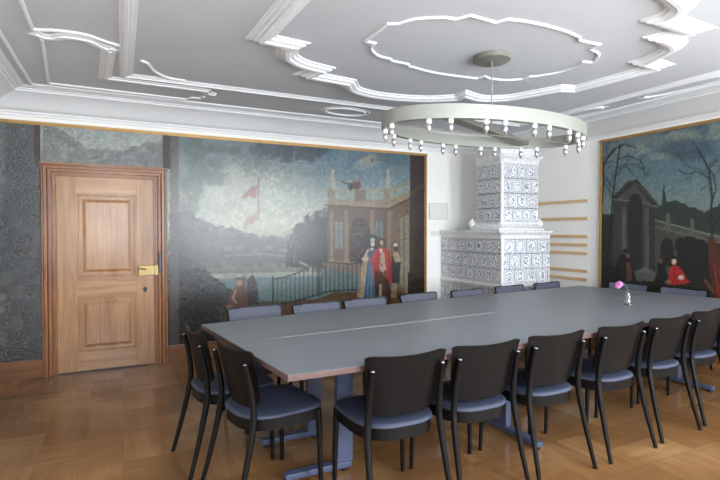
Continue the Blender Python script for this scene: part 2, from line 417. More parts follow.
# big medallion outline
med = [(.88,2.45),(.84,3.22),(1.07,3.24),(1.05,3.32)]
med += smooth_path([(1.06,3.32),(1.10,3.46),(1.24,3.57),(1.43,3.62)],5)[1:]
med += [(1.38,3.80),(1.76,3.84)]
med += smooth_path([(1.80,3.90),(1.90,4.01),(2.12,4.08),(2.42,4.06),(2.70,3.97),(2.92,3.80)],5)
med += [(2.92,3.70)]
med += smooth_path([(3.05,3.74),(3.2,3.72),(3.36,3.60),(3.46,3.40),(3.56,3.16)],4)
med += [(3.70,3.12),(3.78,2.40),(3.57,2.38)]
med += smooth_path([(3.57,2.36),(3.52,2.20),(3.46,2.10),(3.36,2.05),(3.24,2.03)],4)
med += [(3.30,1.87),(2.95,1.86)]
med += smooth_path([(2.95,1.82),(2.90,1.72),(2.78,1.66),(2.4,1.60),(2.0,1.62),(1.84,1.70),(1.76,1.84)],4)
med += [(1.4,1.86),(1.44,2.03)]
med += smooth_path([(1.36,2.03),(1.2,2.08),(1.1,2.2),(1.06,2.34)],4)+[(.88,2.38)]
def dedupe(p):
    o = []
    for q in p:
        if not o or math.hypot(q[0]-o[-1][0], q[1]-o[-1][1]) > .012: o.append(q)
    if math.hypot(o[0][0]-o[-1][0], o[0][1]-o[-1][1]) < .012: o.pop()
    return o
mould(dedupe(med), heavy, True)
inn = [(1.50,2.97),(1.57,2.97)]+smooth_path([(1.57,3.0),(1.60,3.08),(1.70,3.17),(1.82,3.19)],4)+[(1.84,3.22),(2.00,3.23),(2.03,3.27)]
inn += smooth_path([(2.05,3.27),(2.3,3.31),(2.6,3.29),(2.71,3.27)],3)+[(2.73,3.20)]
inn += smooth_path([(2.80,3.23),(2.96,3.20),(3.07,3.12)],3)+[(3.07,3.04)]+smooth_path([(3.12,3.0),(3.2,2.86),(3.21,2.7),(3.17,2.60)],3)
inn += [(3.25,2.57)]+smooth_path([(3.2,2.5),(3.12,2.43),(3.0,2.40)],3)+[(2.98,2.31),(2.79,2.32)]
inn += smooth_path([(2.74,2.28),(2.55,2.25),(2.3,2.25),(2.12,2.28)],3)+[(2.09,2.35),(1.88,2.34),(1.84,2.42)]
inn += smooth_path([(1.76,2.43),(1.62,2.52),(1.56,2.63)],3)+[(1.50,2.66)]
mould(dedupe(inn), [(-.011,0),(-.010,.009),(.002,.013),(.009,.008),(.011,0)], True)
# two rings of flat oval stucco between border and cove
def oval(cx, cy, a, b, n=48): return [(cx+a*math.cos(2*PI*i/n), cy+b*math.sin(2*PI*i/n)) for i in range(n)]
for cx, cy, a, b in [(2.19,4.82,.23,.14), (4.53,2.62,.10,.40), (4.53,3.75,.10,.28)]:
    mould(oval(cx,cy,a,b), bead, True); mould(oval(cx,cy,a+.045,b+.045), [(-.006,0),(0,.006),(.006,0)], True)

# ------------------------------------------------------------------ paintings (colour attribute painted on a fine grid, traced from the photo)
rng = np.random.default_rng(3)
def vnoise(x, y, seed=0):
    xi = np.floor(x).astype(int); yi = np.floor(y).astype(int); xf = x-xi; yf = y-yi
    xf = xf*xf*(3-2*xf); yf = yf*yf*(3-2*yf)
    def h(a, b):
        n = (a*374761393 + b*668265263 + seed*1442695041) & 0xffffffff
        n = ((n ^ (n >> 13))*1274126177) & 0xffffffff
        return ((n ^ (n >> 16)) & 0xffff)/65535.0
    return (h(xi,yi)*(1-xf)+h(xi+1,yi)*xf)*(1-yf)+(h(xi,yi+1)*(1-xf)+h(xi+1,yi+1)*xf)*yf
def fbm(x, y, seed=0, o=4):
    s = 0; a = .5; t = 0
    for k in range(o): s = s+a*vnoise(x*2**k, y*2**k, seed+k); t += a; a *= .55
    return s/t
class Paint:
    def __init__(s, P):
        s.X, s.Y = photo_xy(P); s.c = np.zeros(s.X.shape+(3,)); s.n = fbm(s.X/6, s.Y/6, 5); s.f = fbm(s.X/1.6, s.Y/1.6, 11, 3); s.g = fbm(s.X/22, s.Y/14, 21)
    def vgrad(s, stops):
        ys = [a for a,_ in stops]
        for k in range(3): s.c[...,k] = np.interp(s.Y, ys, [c[k] for _, c in stops])
    def mix(s, m, col):
        m = np.clip(m,0,1)[...,None]; s.c = s.c*(1-m)+np.array(col,float)*m
    def mask(s, pts, wob=0, seed=0):
        X = s.X; Y = s.Y
        if wob:
            X = X+wob*(fbm(s.X/4, s.Y/4, 31+seed)-.5)*2; Y = Y+wob*(fbm(s.X/4, s.Y/4, 57+seed)-.5)*2
        m = np.zeros(X.shape, bool); n = len(pts)
        for i in range(n):
            x1,y1 = pts[i]; x2,y2 = pts[(i+1)%n]
            if y1 == y2: continue
            m ^= ((y1 > Y) != (y2 > Y)) & (X < (x2-x1)*(Y-y1)/(y2-y1)+x1)
        return m.astype(float)
    def poly(s, pts, col, a=1, wob=0, tex=.0):
        s.mix(s.mask(pts, wob)*a*(1-tex+tex*2*s.f*(1 if tex else 0)) if tex else s.mask(pts,wob)*a, col)
    def rect(s, x0, y0, x1, y1, col, a=1): s.poly([(x0,y0),(x1,y0),(x1,y1),(x0,y1)], col, a)
    def ell(s, cx, cy, rx, ry, col, a=1, soft=.25):
        d = np.hypot((s.X-cx)/rx, (s.Y-cy)/ry); s.mix(np.clip((1-d)/soft,0,1)*a, col)
    def line(s, pts, w, col, a=1):
        m = np.zeros(s.X.shape)
        for (x1,y1),(x2,y2) in zip(pts, pts[1:]):
            dx, dy = x2-x1, y2-y1; L = dx*dx+dy*dy+1e-9
            t = np.clip(((s.X-x1)*dx+(s.Y-y1)*dy)/L,0,1)
            d = np.hypot(s.X-x1-t*dx, s.Y-y1-t*dy); m = np.maximum(m, np.clip(w/2+.5-d,0,1))
        s.mix(m*a, col)
    def leaf(s, cx, cy, rx, ry, col, dens=.5, a=1):
        d = np.hypot((s.X-cx)/rx, (s.Y-cy)/ry)
        s.mix(np.clip((s.n*.6+s.f*.4-.5+dens*.5-(d**2)*.45+.12)*9,0,1)*a*(d < 1.3), col)
def twigs(p, x, y, ang, ln, w, depth, col, a):
    rr = random.Random(int(x*13+y*7))
    def go(x, y, ang, ln, w, d):
        pts = [(x,y)]
        for _ in range(3):
            ang += rr.uniform(-.28,.28); x += math.cos(ang)*ln/3; y += math.sin(ang)*ln/3; pts.append((x,y))
        p.line(pts, w, col, a)
        if d:
            for k in range(3): go(*pts[rr.choice((1,2,3))], ang+rr.choice((-1,1))*rr.uniform(.35,.9), ln*rr.uniform(.5,.75), w*.65, d-1)
    go(x, y, ang, ln, w, depth)
def canvas(name, mat, axis, pos, a0, a1, z0, z1, fn, parent, step=.008, thick=.025, gain=1.0):
    na = int((a1-a0)/step)+1; nz = int((z1-z0)/step)+1
    A, Z = np.meshgrid(np.linspace(a0,a1,na), np.linspace(z0,z1,nz))
    P = np.stack([A, np.full_like(A,pos), Z], -1) if axis == 'x' else np.stack([np.full_like(A,pos), A, Z], -1)
    pt = Paint(P); fn(pt)
    c = np.clip(pt.c*(1+(.40*(pt.f-.5)+.12*(pt.n-.5))[...,None]),0,255)/255
    lin = np.where(c <= .04045, c/12.92, ((c+.055)/1.055)**2.4)*gain
    vs = P.reshape(-1,3); nv = len(vs)
    idx = np.arange(nv).reshape(nz,na)
    q = np.stack([idx[:-1,:-1], idx[:-1,1:], idx[1:,1:], idx[1:,:-1]], -1).reshape(-1,4)
    if axis == 'y': q = q[:, ::-1]
    # give the canvas its thickness: four back corners and side faces
    ex = np.array([P[0,0],P[0,-1],P[-1,-1],P[-1,0]]); ex = ex.copy(); ex[:, 1 if axis=='x' else 0] += thick
    B = nv+np.arange(4)
    faces = q.tolist()
    faces.append([int(B[0]),int(B[3]),int(B[2]),int(B[1])])
    faces.append([int(B[0]),int(B[1])]+[int(i) for i in idx[0,::-1]])
    faces.append([int(B[2]),int(B[3])]+[int(i) for i in idx[-1,:]])
    faces.append([int(B[1]),int(B[2])]+[int(i) for i in idx[::-1,-1]])
    faces.append([int(B[3]),int(B[0])]+[int(i) for i in idx[:,0]])
    me = bpy.data.meshes.new(name); me.from_pydata(np.vstack([vs,ex]).tolist(), [], faces); me.update()
    ca = me.color_attributes.new('paint','FLOAT_COLOR','POINT')
    buf = np.ones((nv+4,4)); buf[:nv,:3] = lin.reshape(-1,3); buf[nv:,:3] = .1
    ca.data.foreach_set('color', buf.ravel())
    me.materials.append(mat)
    o = bpy.data.objects.new(name, me); COL.objects.link(o); o.parent = parent
    return o

def paint_main(p):
    p.vgrad([(130,(104,124,132)),(160,(132,148,150)),(195,(162,168,156)),(225,(176,176,156)),(262,(120,120,105)),(310,(60,55,45))])
    p.mix(np.clip((p.X-290)/60,0,1)*np.clip((215-p.Y)/60,0,1)*.85, (84,124,148))
    p.mix(np.clip((p.g-.48)*5,0,1)*np.clip((200-p.Y)/50,0,1)*.45, (150,150,142))
    for x,y,rx,ry,c,a in [(275,150,30,9,(84,92,98),.8),(300,153,24,9,(76,86,94),.8),(318,148,14,8,(70,84,94),.7),(250,160,22,9,(110,120,122),.6),(371,160,10,5,(178,168,146),.8),(362,166,8,5,(150,156,152),.7),(395,158,22,8,(88,110,122),.7),(408,170,14,8,(110,128,134),.6),(240,190,40,25,(190,190,175),.6),(250,222,50,16,(190,188,165),.6)]:
        d = np.hypot((p.X-x)/rx,(p.Y-y)/ry); p.mix(np.clip((1.15-d+(p.n-.5)*1.4)*2.2,0,1)*a, c)
    # left tree
    for x,y,rx,ry in [(196,150,20,13),(205,165,26,12),(192,185,16,18),(214,178,18,10),(225,150,22,6),(188,205,12,14)]:
        p.leaf(x,y,rx*1.15,ry*1.15,(92,104,94),.22,.7)
    # hills
    hill = [(170,214),(190,212),(205,222),(235,228),(258,236),(285,236),(300,224),(315,212),(330,208),(330,266),(170,266)]
    p.poly(hill, (92,96,94), 1, 4.0); p.mix(p.mask(hill)*np.clip((p.f-.5)*6,0,1)*.35, (128,132,124))
    p.poly([(170,228),(200,228),(240,238),(300,240),(330,232),(330,266),(170,262)], (74,76,74), .8, 5)
    p.poly([(288,240),(296,226),(306,222),(308,212),(311,222),(315,216),(317,210),(320,218),(331,212),(331,268),(285,268)], (34,42,38), 1, 3.0)
    p.line([(225,256),(262,254),(285,256)], 1.4, (150,146,132), .8)
    for x in (228,240,255,270,283): p.ell(x, 250+random.uniform(-3,3), 5, 2.5, (135,132,124), .6)
    # white and rose banners on a mast
    p.line([(258.5,178),(258.5,214)], .9, (110,70,64)); p.line([(246,212),(246,234)], .8, (130,100,95), .6)
    p.poly([(257,185),(248,189),(240,199),(250,197),(257,198)], (158,92,84), .8, 1.6)
    p.poly([(261,211),(252,214),(244,222),(243,228),(252,224),(259,220)], (150,108,100), .7, 1.8)
    # water
    p.poly([(205,274),(330,272),(372,268),(372,300),(300,302),(205,300)], (96,120,118), 1, 1)
    p.poly([(205,274),(330,271),(330,276),(205,279)], (170,172,156), .7, .6)
    p.line([(300,262),(312,268),(308,274)], 2, (200,196,176), .6)
    p.poly([(168,250),(200,262),(214,278),(232,290),(246,345),(168,345)], (42,42,40), 1, 3)
    p.poly([(168,238),(196,244),(224,268),(168,268)], (70,70,66), .7, 3)
    # terrace and ground
    p.poly([(225,312),(270,304),(320,298),(345,288),(430,292),(430,345),(220,345)], (84,58,34), 1, 1)
    p.poly([(255,314),(300,303),(345,296),(430,300),(430,312),(250,318)], (112,80,46), .5, 2)
    p.poly([(318,262),(372,262),(378,282),(345,272),(326,268)], (116,102,84), 1, .4)
    p.poly([(326,268),(345,272),(372,288),(360,292),(330,292),(318,280)], (92,112,110), 1, .4)
    p.poly([(170,132),(179,132),(179,345),(170,345)], (96,84,78), .8, .6)
    # palace
    p.poly([(328,203),(389,206),(412,198),(412,300),(395,290),(372,264),(328,262)], (98,74,58))
    p.poly([(325,200),(389,203),(412,190),(412,196),(389,208),(328,206)], (152,132,108))
    p.line([(325,205),(389,209),(412,197)], 1.2, (66,50,40))
    for x0,x1 in ((330,333),(344.5,348),(370.5,374),(387.5,391)):
        p.rect(x0,210,x1,262,(136,112,88)); p.rect(x0-1,259,x1+1,262,(150,126,100))
    p.rect(328,261,372,263.5,(140,120,94))
    p.rect(335,222,343,249,(120,126,120)); p.line([(339,222),(339,249)],.8,(70,56,44)); p.line([(335,231),(343,231)],.6,(80,64,50))
    p.ell(360,229,9.5,12,(52,38,30),1,.15); p.rect(350.5,229,369.5,262,(52,38,30))
    p.ell(379,226,4,7,(110,122,124),1,.2); p.rect(375,226,383,240,(104,114,114)); p.line([(379,220),(379,240)],.7,(70,56,44))
    p.poly([(391,210),(412,199),(412,300),(393,284)], (116,92,72))
    p.poly([(400,219),(409,214),(409,296),(400,284)], (134,130,112)); p.line([(404,217),(404,290)],.8,(84,66,52)); p.line([(400,240),(409,238)],.7,(84,66,52))
    # balustrade
    p.rect(328,189.5,389,192,(152,148,126)); p.rect(328,199,389,202,(140,130,108))
    for x in np.arange(337,384,5.2):
        if abs(x-360) < 4: continue
        p.line([(x,192),(x,199)], 2.0, (158,156,136))
    p.rect(328,188,335,202,(140,130,106)); p.rect(355,190,366,201,(120,108,86)); p.rect(384,188,390,204,(140,130,106))
    p.poly([(390,188),(411,180),(411,183),(390,192)], (146,140,116)); p.poly([(390,199),(411,190),(411,193),(390,203)], (140,130,106))
    for x in (393,397.5,402,406.5): p.line([(x,190-(x-390)*.36),(x,200-(x-390)*.42)], 1.8, (152,150,130))
    for x in (333,388):
        p.ell(x,186,2.6,4,(158,156,140)); p.ell(x,179,2.8,6,(172,170,156)); p.ell(x,171.5,1.7,2.6,(180,178,166)); p.line([(x,176),(x+2.5,181)],1.2,(172,170,156))
    p.ell(350.5,186,3,5,(40,38,40)); p.ell(350.5,181.5,1.5,1.8,(190,170,150)); p.ell(357,185,4.5,6,(98,62,48)); p.ell(356.5,180.5,1.7,1.8,(170,130,105)); p.line([(347,184),(343,182)],1.2,(50,46,46))
    # dark pier at the right
    p.rect(410,140,428,345,(58,45,38)); p.poly([(410,192),(428,180),(428,184),(410,196)],(88,70,56),.6)
    p.rect(412,200,414,300,(76,60,48),.6); p.poly([(408,272),(428,278),(428,312),(408,300)],(50,36,30))
    # iron railing
    top = [(272,280),(285,277),(300,272),(310,266),(320,262),(335,262.5),(350,264),(366,262)]
    bot = [(272,306),(285,303),(300,300),(315,295),(330,291),(345,290),(366,290)]
    p.line(top,1.0,(28,26,26)); p.line(bot,1.0,(28,26,26))
    tx, ty = zip(*top); bx, by = zip(*bot)
    for x in np.arange(273,366,4.4): p.line([(x,np.interp(x,tx,ty)),(x,np.interp(x,bx,by)+1)], .8, (30,28,28), .9)
    for x in (273,319): p.line([(x,np.interp(x,tx,ty)-3),(x,np.interp(x,bx,by)+2)], 1.6, (26,24,24))
    # lady, gentleman in red, page
    p.ell(369.5,243,11,9.5,(34,32,36),1,.12); p.line([(380,236),(380,246)],1,(34,32,36))
    p.poly([(366,252),(361,268),(357,297),(364,299),(370,260)], (160,138,108),1,.5)
    p.poly([(369,254),(376,253),(379,272),(381,297),(363,298),(366,272)], (66,96,120),1,.4); p.line([(370,262),(367,296)],1,(110,140,158),.6); p.line([(375,262),(375,296)],.8,(40,64,86),.8); p.line([(372,266),(371,297)],1.3,(128,156,170),.6); p.line([(366,268),(363,297)],1.2,(196,178,146),.7); p.line([(361,270),(359,296)],1,(112,90,64),.7); p.line([(378,272),(379,297)],1.2,(46,70,92),.7)
    p.poly([(367,248),(375,248),(376,256),(369,257)], (70,92,112)); p.ell(365,259,4,2.4,(190,178,160)); p.line([(368,250),(364,258)],1.8,(198,170,146))
    p.ell(372.6,244,2.3,3.2,(214,186,164)); p.ell(372.6,240,2.8,2.8,(168,168,166)); p.ell(372,249,2,1.6,(206,180,160))
    p.poly([(377,249),(385,247),(390,254),(393,268),(392,284),(387,282),(385,270),(375,283),(372,272),(374,260),(370,265),(370,260)], (176,38,34),1,.3)
    p.poly([(381,252),(384,252),(386,268),(383,274),(379,268)], (178,166,140),.9); p.line([(377,258),(385,271)],1,(120,24,24),.8); p.line([(389,252),(390,280)],1.3,(118,22,22),.8); p.line([(375,252),(373,270)],1.1,(214,70,58),.7); p.line([(386,250),(388,266)],.9,(216,78,62),.7); p.ell(384,268,3,2,(206,188,168),.8); p.ell(381,250.5,1.6,2.4,(222,214,196),.9); p.line([(379,270),(375,302)],1,(30,22,20),.6)
    p.poly([(374,270),(383,272),(384,302),(378,303),(375,290)], (78,44,32)); p.poly([(383,276),(389,280),(392,306),(386,306)], (64,38,28))
    p.rect(379,284,382,300,(178,172,160),.8); p.ell(382,242,2.4,3.2,(196,156,128)); p.poly([(378.5,240),(383,237.5),(386,241),(385.5,250),(383.5,247),(383,241)], (70,44,30))
    p.poly([(393,253),(400,252),(401,262),(399,284),(392,284),(391,264)], (40,38,40)); p.poly([(392.5,253),(399,252),(401,262),(395,262)], (182,158,122),.9)
    p.ell(396,248.5,2.2,2.8,(52,36,28)); p.ell(395.5,245,2.6,1.8,(210,206,196)); p.poly([(392,283),(397,283),(396,298),(391,298)], (150,138,116),.8)
    # seated couple at the water
    p.poly([(226,309),(230,296),(234,288),(240,284),(246,288),(248,306),(236,312)], (96,60,44),1,.6)
    p.poly([(247,280),(253,274),(257,282),(259,306),(247,308)], (46,38,36),1,.6); p.ell(239.5,283,3,3.4,(186,128,100)); p.ell(239,279,4.5,1.8,(92,58,44)); p.ell(244,281,2.2,6,(96,62,48))
    p.line([(236,290),(233,298),(236,303)],2,(188,150,126),.8); p.ell(229,307,4,2.5,(150,110,86),.8)
    # one tall seam in the cloth
    p.line([(294.5,150),(294,262)], .8, (176,180,172), .5)
def paint_left(p):
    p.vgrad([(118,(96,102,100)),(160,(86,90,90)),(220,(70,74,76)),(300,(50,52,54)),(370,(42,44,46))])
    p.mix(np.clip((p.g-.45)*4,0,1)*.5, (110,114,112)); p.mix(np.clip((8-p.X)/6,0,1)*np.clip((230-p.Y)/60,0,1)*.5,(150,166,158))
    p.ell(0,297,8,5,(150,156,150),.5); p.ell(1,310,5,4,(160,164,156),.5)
def paint_over(p):
    p.vgrad([(122,(150,160,158)),(145,(158,164,158)),(165,(120,126,120))])
    p.poly([(44,122),(60,130),(90,148),(120,152),(145,143),(166,140),(166,168),(40,168)], (112,118,112),.9,3)
    p.poly([(120,152),(135,146),(166,144),(166,166),(110,160)], (96,102,98),.7,3); p.mix(np.clip((p.n-.55)*5,0,1)*.4,(170,176,170))
def paint_right(p):
    p.vgrad([(118,(78,98,104)),(150,(92,116,124)),(185,(106,128,128)),(215,(120,134,124)),(235,(70,74,66)),(300,(24,22,19))])
    for x,y,rx,ry,c,a in [(650,140,30,7,(130,136,128),.5),(636,150,16,5,(140,146,136),.7),(663,156,14,4,(150,154,140),.7),(685,136,18,6,(146,150,136),.7),(690,150,30,12,(66,84,94),.7),(630,128,25,6,(60,78,86),.6),(716,130,10,10,(150,154,140),.6),(670,172,40,10,(92,120,128),.5),(612,155,10,10,(120,132,126),.5)]:
        d = np.hypot((p.X-x)/rx,(p.Y-y)/ry); p.mix(np.clip((1.15-d+(p.n-.5)*1.4)*2,0,1)*a, c)
    p.poly([(640,212),(655,206),(675,200),(690,206),(705,212),(720,204),(740,205),(760,200),(760,244),(640,230)], (44,54,48),1,2.5)
    p.poly([(661,208),(664,181),(667,208)], (40,54,50),1,.5)
    # garden wall with balustrade and niche
    p.poly([(648,222),(700,233),(760,248),(760,300),(648,300)], (70,70,62)); p.line([(650,219),(700,232),(760,247)],1.6,(126,126,112)); p.line([(650,226),(700,238),(760,252)],1.2,(110,110,98))
    for x in np.arange(652,720,2.6): p.line([(x,220+(x-650)*.26),(x,226+(x-650)*.25)],.9,(100,102,90),.7)
    for x in (668,692): p.rect(x-2,212+(x-650)*.24,x+2,228+(x-650)*.24,(92,92,80)); p.ell(x,211+(x-650)*.24,2,3,(100,100,88))
    p.ell(667,246,6.5,9,(34,32,28),1,.15); p.rect(660.5,246,673.5,266,(34,32,28))
    p.poly([(676,240),(690,236),(705,242),(720,244),(720,290),(676,290)], (26,26,22),1,3)
    # gate pavilion
    p.poly([(613,198),(655,203),(655,290),(613,290)], (62,60,56))
    p.poly([(610,199),(628,181),(637,179),(660,206),(652,205),(634,186),(618,199)], (50,46,44)); p.poly([(618,198),(634,184),(652,205)], (78,74,68)); p.line([(610,199),(632,180),(660,206)],1,(120,114,104),.5)
    p.ell(635,202,7,9,(36,34,32),1,.15); p.rect(628,202,642,282,(38,37,36))
    p.line([(611,199),(629,201)],1.4,(128,124,112),.8); p.line([(643,203),(658,207)],1.4,(120,116,104),.8)
    p.rect(622,206,626,280,(92,90,82)); p.rect(645,208,649,280,(84,82,74)); p.rect(649,208,655,290,(52,50,46))
    p.rect(600,214,613,290,(46,46,40)); p.line([(600,213),(613,216)],1.2,(90,90,78))
    p.poly([(598,262),(640,272),(700,280),(760,284),(760,345),(598,345)], (30,27,22),1,1)
    # bare trees
    dk = (28,30,30)
    p.line([(604,292),(606,262),(611,235),(612,215)],2.0,dk); p.line([(611,222),(613,195),(617,165),(620,145)],1.4,dk); p.line([(601,215),(604,180),(602,167),(608,158),(616,148)],1.3,dk)
    p.line([(603,165),(612,150),(624,144),(636,148)],.9,dk); p.line([(617,160),(628,156),(640,160),(644,168)],.8,dk); p.line([(614,190),(606,178)],.8,dk); p.line([(618,170),(627,166),(633,174)],.7,dk); p.line([(604,250),(600,200)],1.8,dk)
    for q in ((613,200,-1.7,30,1.2),(617,168,-.6,22,1.0),(604,182,-1.3,24,1.0),(611,225,-1.4,24,1.0)): twigs(p, *q, 2, (34,40,42), .55)
    p.line([(717,270),(712,235),(711,212),(712,195),(709,170),(703,158),(697,148)],1.8,dk); p.line([(711,205),(716,190),(714,176),(710,170)],1.1,dk); p.line([(712,230),(720,215),(724,190)],1.2,dk)
    p.line([(709,178),(697,172),(686,174),(678,170)],.8,dk); p.line([(710,168),(718,160)],.8,dk); p.line([(706,186),(700,190)],.7,dk)
    for q in ((711,195,-2.0,26,1.1),(705,172,-2.8,24,1.0),(712,180,-1.1,20,1.0),(703,158,-2.0,18,.9)): twigs(p, *q, 2, (38,46,48), .5)
    # people
    p.poly([(616,262),(622,254),(630,254),(633,268),(632,284),(618,284),(614,274)], (26,24,24),1,1); p.line([(621,262),(625,282)],1,(62,56,50),.6); p.ell(628,256,2,2.6,(128,84,62)); p.ell(625.5,251,4,2.2,(24,20,18)); p.poly([(626,262),(631,262),(632,280),(627,282)], (92,60,38),.9)
    p.poly([(634,272),(645,267),(656,272),(654,281),(636,281)], (110,112,106),.7,1.5)
    p.poly([(658,262),(665,262),(668,285),(656,287)], (24,20,18),1,.5); p.ell(661,261,2.3,3,(112,74,56)); p.ell(661,256.5,3,2.2,(46,40,32))
    p.poly([(669,271),(672,266),(678,266),(683,272),(686,279),(691,282),(680,285),(668,284)], (176,36,34),1,1.2); p.line([(675,268),(673,284)],1.2,(96,18,18),.7); p.line([(680,272),(677,284)],1,(110,22,20),.7); p.ell(674,261.5,2.8,3.6,(206,176,154)); p.ell(674,257.5,3.4,2,(28,24,22)); p.ell(681,277.5,3.4,2.8,(196,186,172)); p.ell(668,282,3.6,2.4,(150,120,90),.8)
    p.poly([(708,240),(716,238),(722,262),(728,298),(714,298),(708,262)], (84,40,26),.9,1.2); p.line([(714,264),(719,297)],1.6,(160,36,24),.9); p.line([(705,280),(713,292)],3,(130,74,30),.7); p.ell(710,239,2.6,3,(70,46,34)); p.line([(719,270),(724,290)],1.4,(140,34,24),.8)

t = thing('wall_painting', 'large landscape wall painting with palace, banners and couple in red and blue', 'painting', (0,0,0))
canvas('canvas', M_canvas_m, 'x', YB-.03, .43, 3.665, .18, 2.40, paint_main, t, gain=.62)
GF = [(0,.0),(0,.018),(.006,.026),(.014,.026),(.02,.016),(.03,.014),(.034,0)]
def rail(bm, p0, p1, w, d, axis='x'):
    """simple three-step gilded batten between two corner points on a wall; w wide, d deep"""
    (u0,z0,u1,z1) = (*p0,*p1)
    for i,(f,e) in enumerate(((1,.55),(.62,.85),(.3,1))):
        vert = abs(u1-u0) < abs(z1-z0)
        hw = w/2*f
        if vert: a = (u0-hw,u0+hw,z0,z1)
        else: a = (u0,u1,z0-hw,z0+hw)
        if axis == 'x': box(bm, a[0],a[1],YB-d*e,YB,a[2],a[3])
        else: box(bm, XR-d*e,XR,a[0],a[1],a[2],a[3])
bm = bmesh.new(); rail(bm, (3.685,.18), (3.685,2.40), .034, .05); obj('gilt_frame_edge', bm, M_gilt, t)
bm = bmesh.new(); box(bm, .43,.468, YB-.038, YB-.031, 2.05, 2.40); obj('dark_batten', bm, M_darkedge, t)
t = thing('wall_painting', 'dark crackled wall canvas left of the wooden door', 'painting', (0,0,0))
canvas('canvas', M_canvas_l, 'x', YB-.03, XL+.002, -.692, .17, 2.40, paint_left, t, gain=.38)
bm = bmesh.new(); box(bm, -.732,-.692, YB-.038, YB-.031, 2.05, 2.40); obj('dark_batten', bm, M_darkedge, t)
t = thing('overdoor_painting', 'wide pale grey landscape panel above the wooden door', 'painting', (0,0,0))
canvas('canvas', M_canvas_l, 'x', YB-.03, -.69, .395, 2.05, 2.40, paint_over, t, gain=.7)
bm = bmesh.new(); box(bm, .395,.43, YB-.036, YB, 2.05, 2.40); obj('dark_batten', bm, M_darkedge, t)
bm = bmesh.new(); rail(bm, (XL+.002,2.418), (3.702,2.418), .034, .05)
o = struct(obj('trim_%d' % tn[0], bm, M_gilt), 'gilded rail'); tn[0] += 1
t = thing('wall_painting', 'gilt framed dark park painting with gate pavilion on the right wall', 'painting', (0,0,0))
canvas('canvas', M_canvas_r, 'y', XR-.03, 1.7, 4.125, .18, 2.495, paint_right, t, gain=.72)
bm = bmesh.new(); rail(bm, (4.142,.163), (4.142,2.512), .036, .05, 'y'); rail(bm, (1.683,.163), (1.683,2.512), .036, .05, 'y')
rail(bm, (1.66,2.512), (4.16,2.512), .036, .05, 'y'); rail(bm, (1.66,.163), (4.16,.163), .036, .05, 'y'); obj('gilt_frame', bm, M_gilt, t)

# baseboards
def skirting(name, x0, x1, y0, y1, axis):
    bm = bmesh.new()
    if axis == 'x':
        box(bm, x0,x1,YB-.028,YB,0,.12); box(bm, x0,x1,YB-.036,YB,.12,.145); box(bm, x0,x1,YB-.022,YB,.145,.168)
    else:
        box(bm, XR-.028,XR,y0,y1,0,.12); box(bm, XR-.036,XR,y0,y1,.12,.14)
    return struct(obj(name, bm, M_base))
skirting('baseboard_left_of_door', XL, -.688, 0, 0, 'x'); skirting('baseboard_back', .428, 3.70, 0, 0, 'x'); skirting('baseboard_right', 0, 0, YF, YB-.04, 'y')

# ------------------------------------------------------------------ door
d = bpy.data.objects.new('door_1', None); COL.objects.link(d); struct(d, 'panelled honey brown wooden door in its moulded frame')
YW = YB
# frame: stepped architrave
bm = bmesh.new()
FS = ((-.71,-.695,.055),(-.695,-.687,.03),(-.687,-.662,.078),(-.662,-.652,.04),(-.652,-.628,.062),(-.628,-.619,.022),(-.619,-.600,.040),(-.600,-.585,.026))
for w0, w1, dep in FS:
    box(bm, w0, w1, YW-dep, YW, 0, 2.07-(w0+.71)*.9, .003 if dep > .035 else 0)
    box(bm, -.27-w1+.005, -.27-w0+.005, YW-dep, YW, 0, 2.07-(w0+.71)*.9, .003 if dep > .035 else 0)
obj('frame_side', bm, M_frame, d)
bm = bmesh.new()
for w0, w1, dep in FS:
    z1 = 2.07-(w0+.71)*.9; z0 = 2.07-(w1+.71)*.9
    box(bm, w0-.0005, -.27-w0+.0055, YW-dep-.0003, YW, z0, z1)
box(bm, -.72,.455, YW-.085, YW, 2.066,2.082)
obj('frame_head', bm, M_frameh, d)
# leaf: stiles and rails around two raised panels
LY = YW-.022
d.scale = (.96, 1, .985); d.location = (-.135*.04, 0, 0)
def panel_leaf():
    st = bmesh.new()
    box(st, -.583,-.41, LY-.012, YW, .012, 1.955, .002); box(st, .15,.315, LY-.012, YW, .012, 1.955, .002)
    obj('stile', st, M_doorv, leaf)
    rl = bmesh.new()
    for z0, z1 in ((.012,.19),(.755,.945),(1.79,1.955)): box(rl, -.41,.15, LY-.0115, YW, z0, z1, .002)
    obj('rail', rl, M_doorh, leaf)
    for z0, z1 in ((.19,.755),(.945,1.79)):
        pm = bmesh.new(); x0, x1 = -.41, .15
        box(pm, x0, x1, LY+.008, YW, z0, z1)
        for i in range(2):
            a = .0+.018*i; w = .016; y = LY-.012+.006*i
            box(pm, x0+a, x0+a+w, y, YW, z0+a, z1-a, .003); box(pm, x1-a-w, x1-a, y, YW, z0+a, z1-a, .003)
            box(pm, x0+a+w, x1-a-w, y, YW, z0+a, z0+a+w, .003); box(pm, x0+a+w, x1-a-w, y, YW, z1-a-w, z1-a, .003)
        # raised field with sloped border
        q = .055; lo = [(x0+q,z0+q),(x1-q,z0+q),(x1-q,z1-q),(x0+q,z1-q)]; q2 = .085
        hi = [(x0+q2,z0+q2),(x1-q2,z0+q2),(x1-q2,z1-q2),(x0+q2,z1-q2)]
        A = [pm.verts.new((x,LY+.0075,z)) for x,z in lo]; B = [pm.verts.new((x,LY-.006,z)) for x,z in hi]
        pm.faces.new(B)
        for i in range(4): pm.faces.new((A[i],A[(i+1)%4],B[(i+1)%4],B[i]))
        bmesh.ops.recalc_face_normals(pm, faces=pm.faces)
        obj('panel', pm, M_doorv, leaf)
leaf = bpy.data.objects.new('door_leaf', None); COL.objects.link(leaf); leaf.parent = d
panel_leaf()
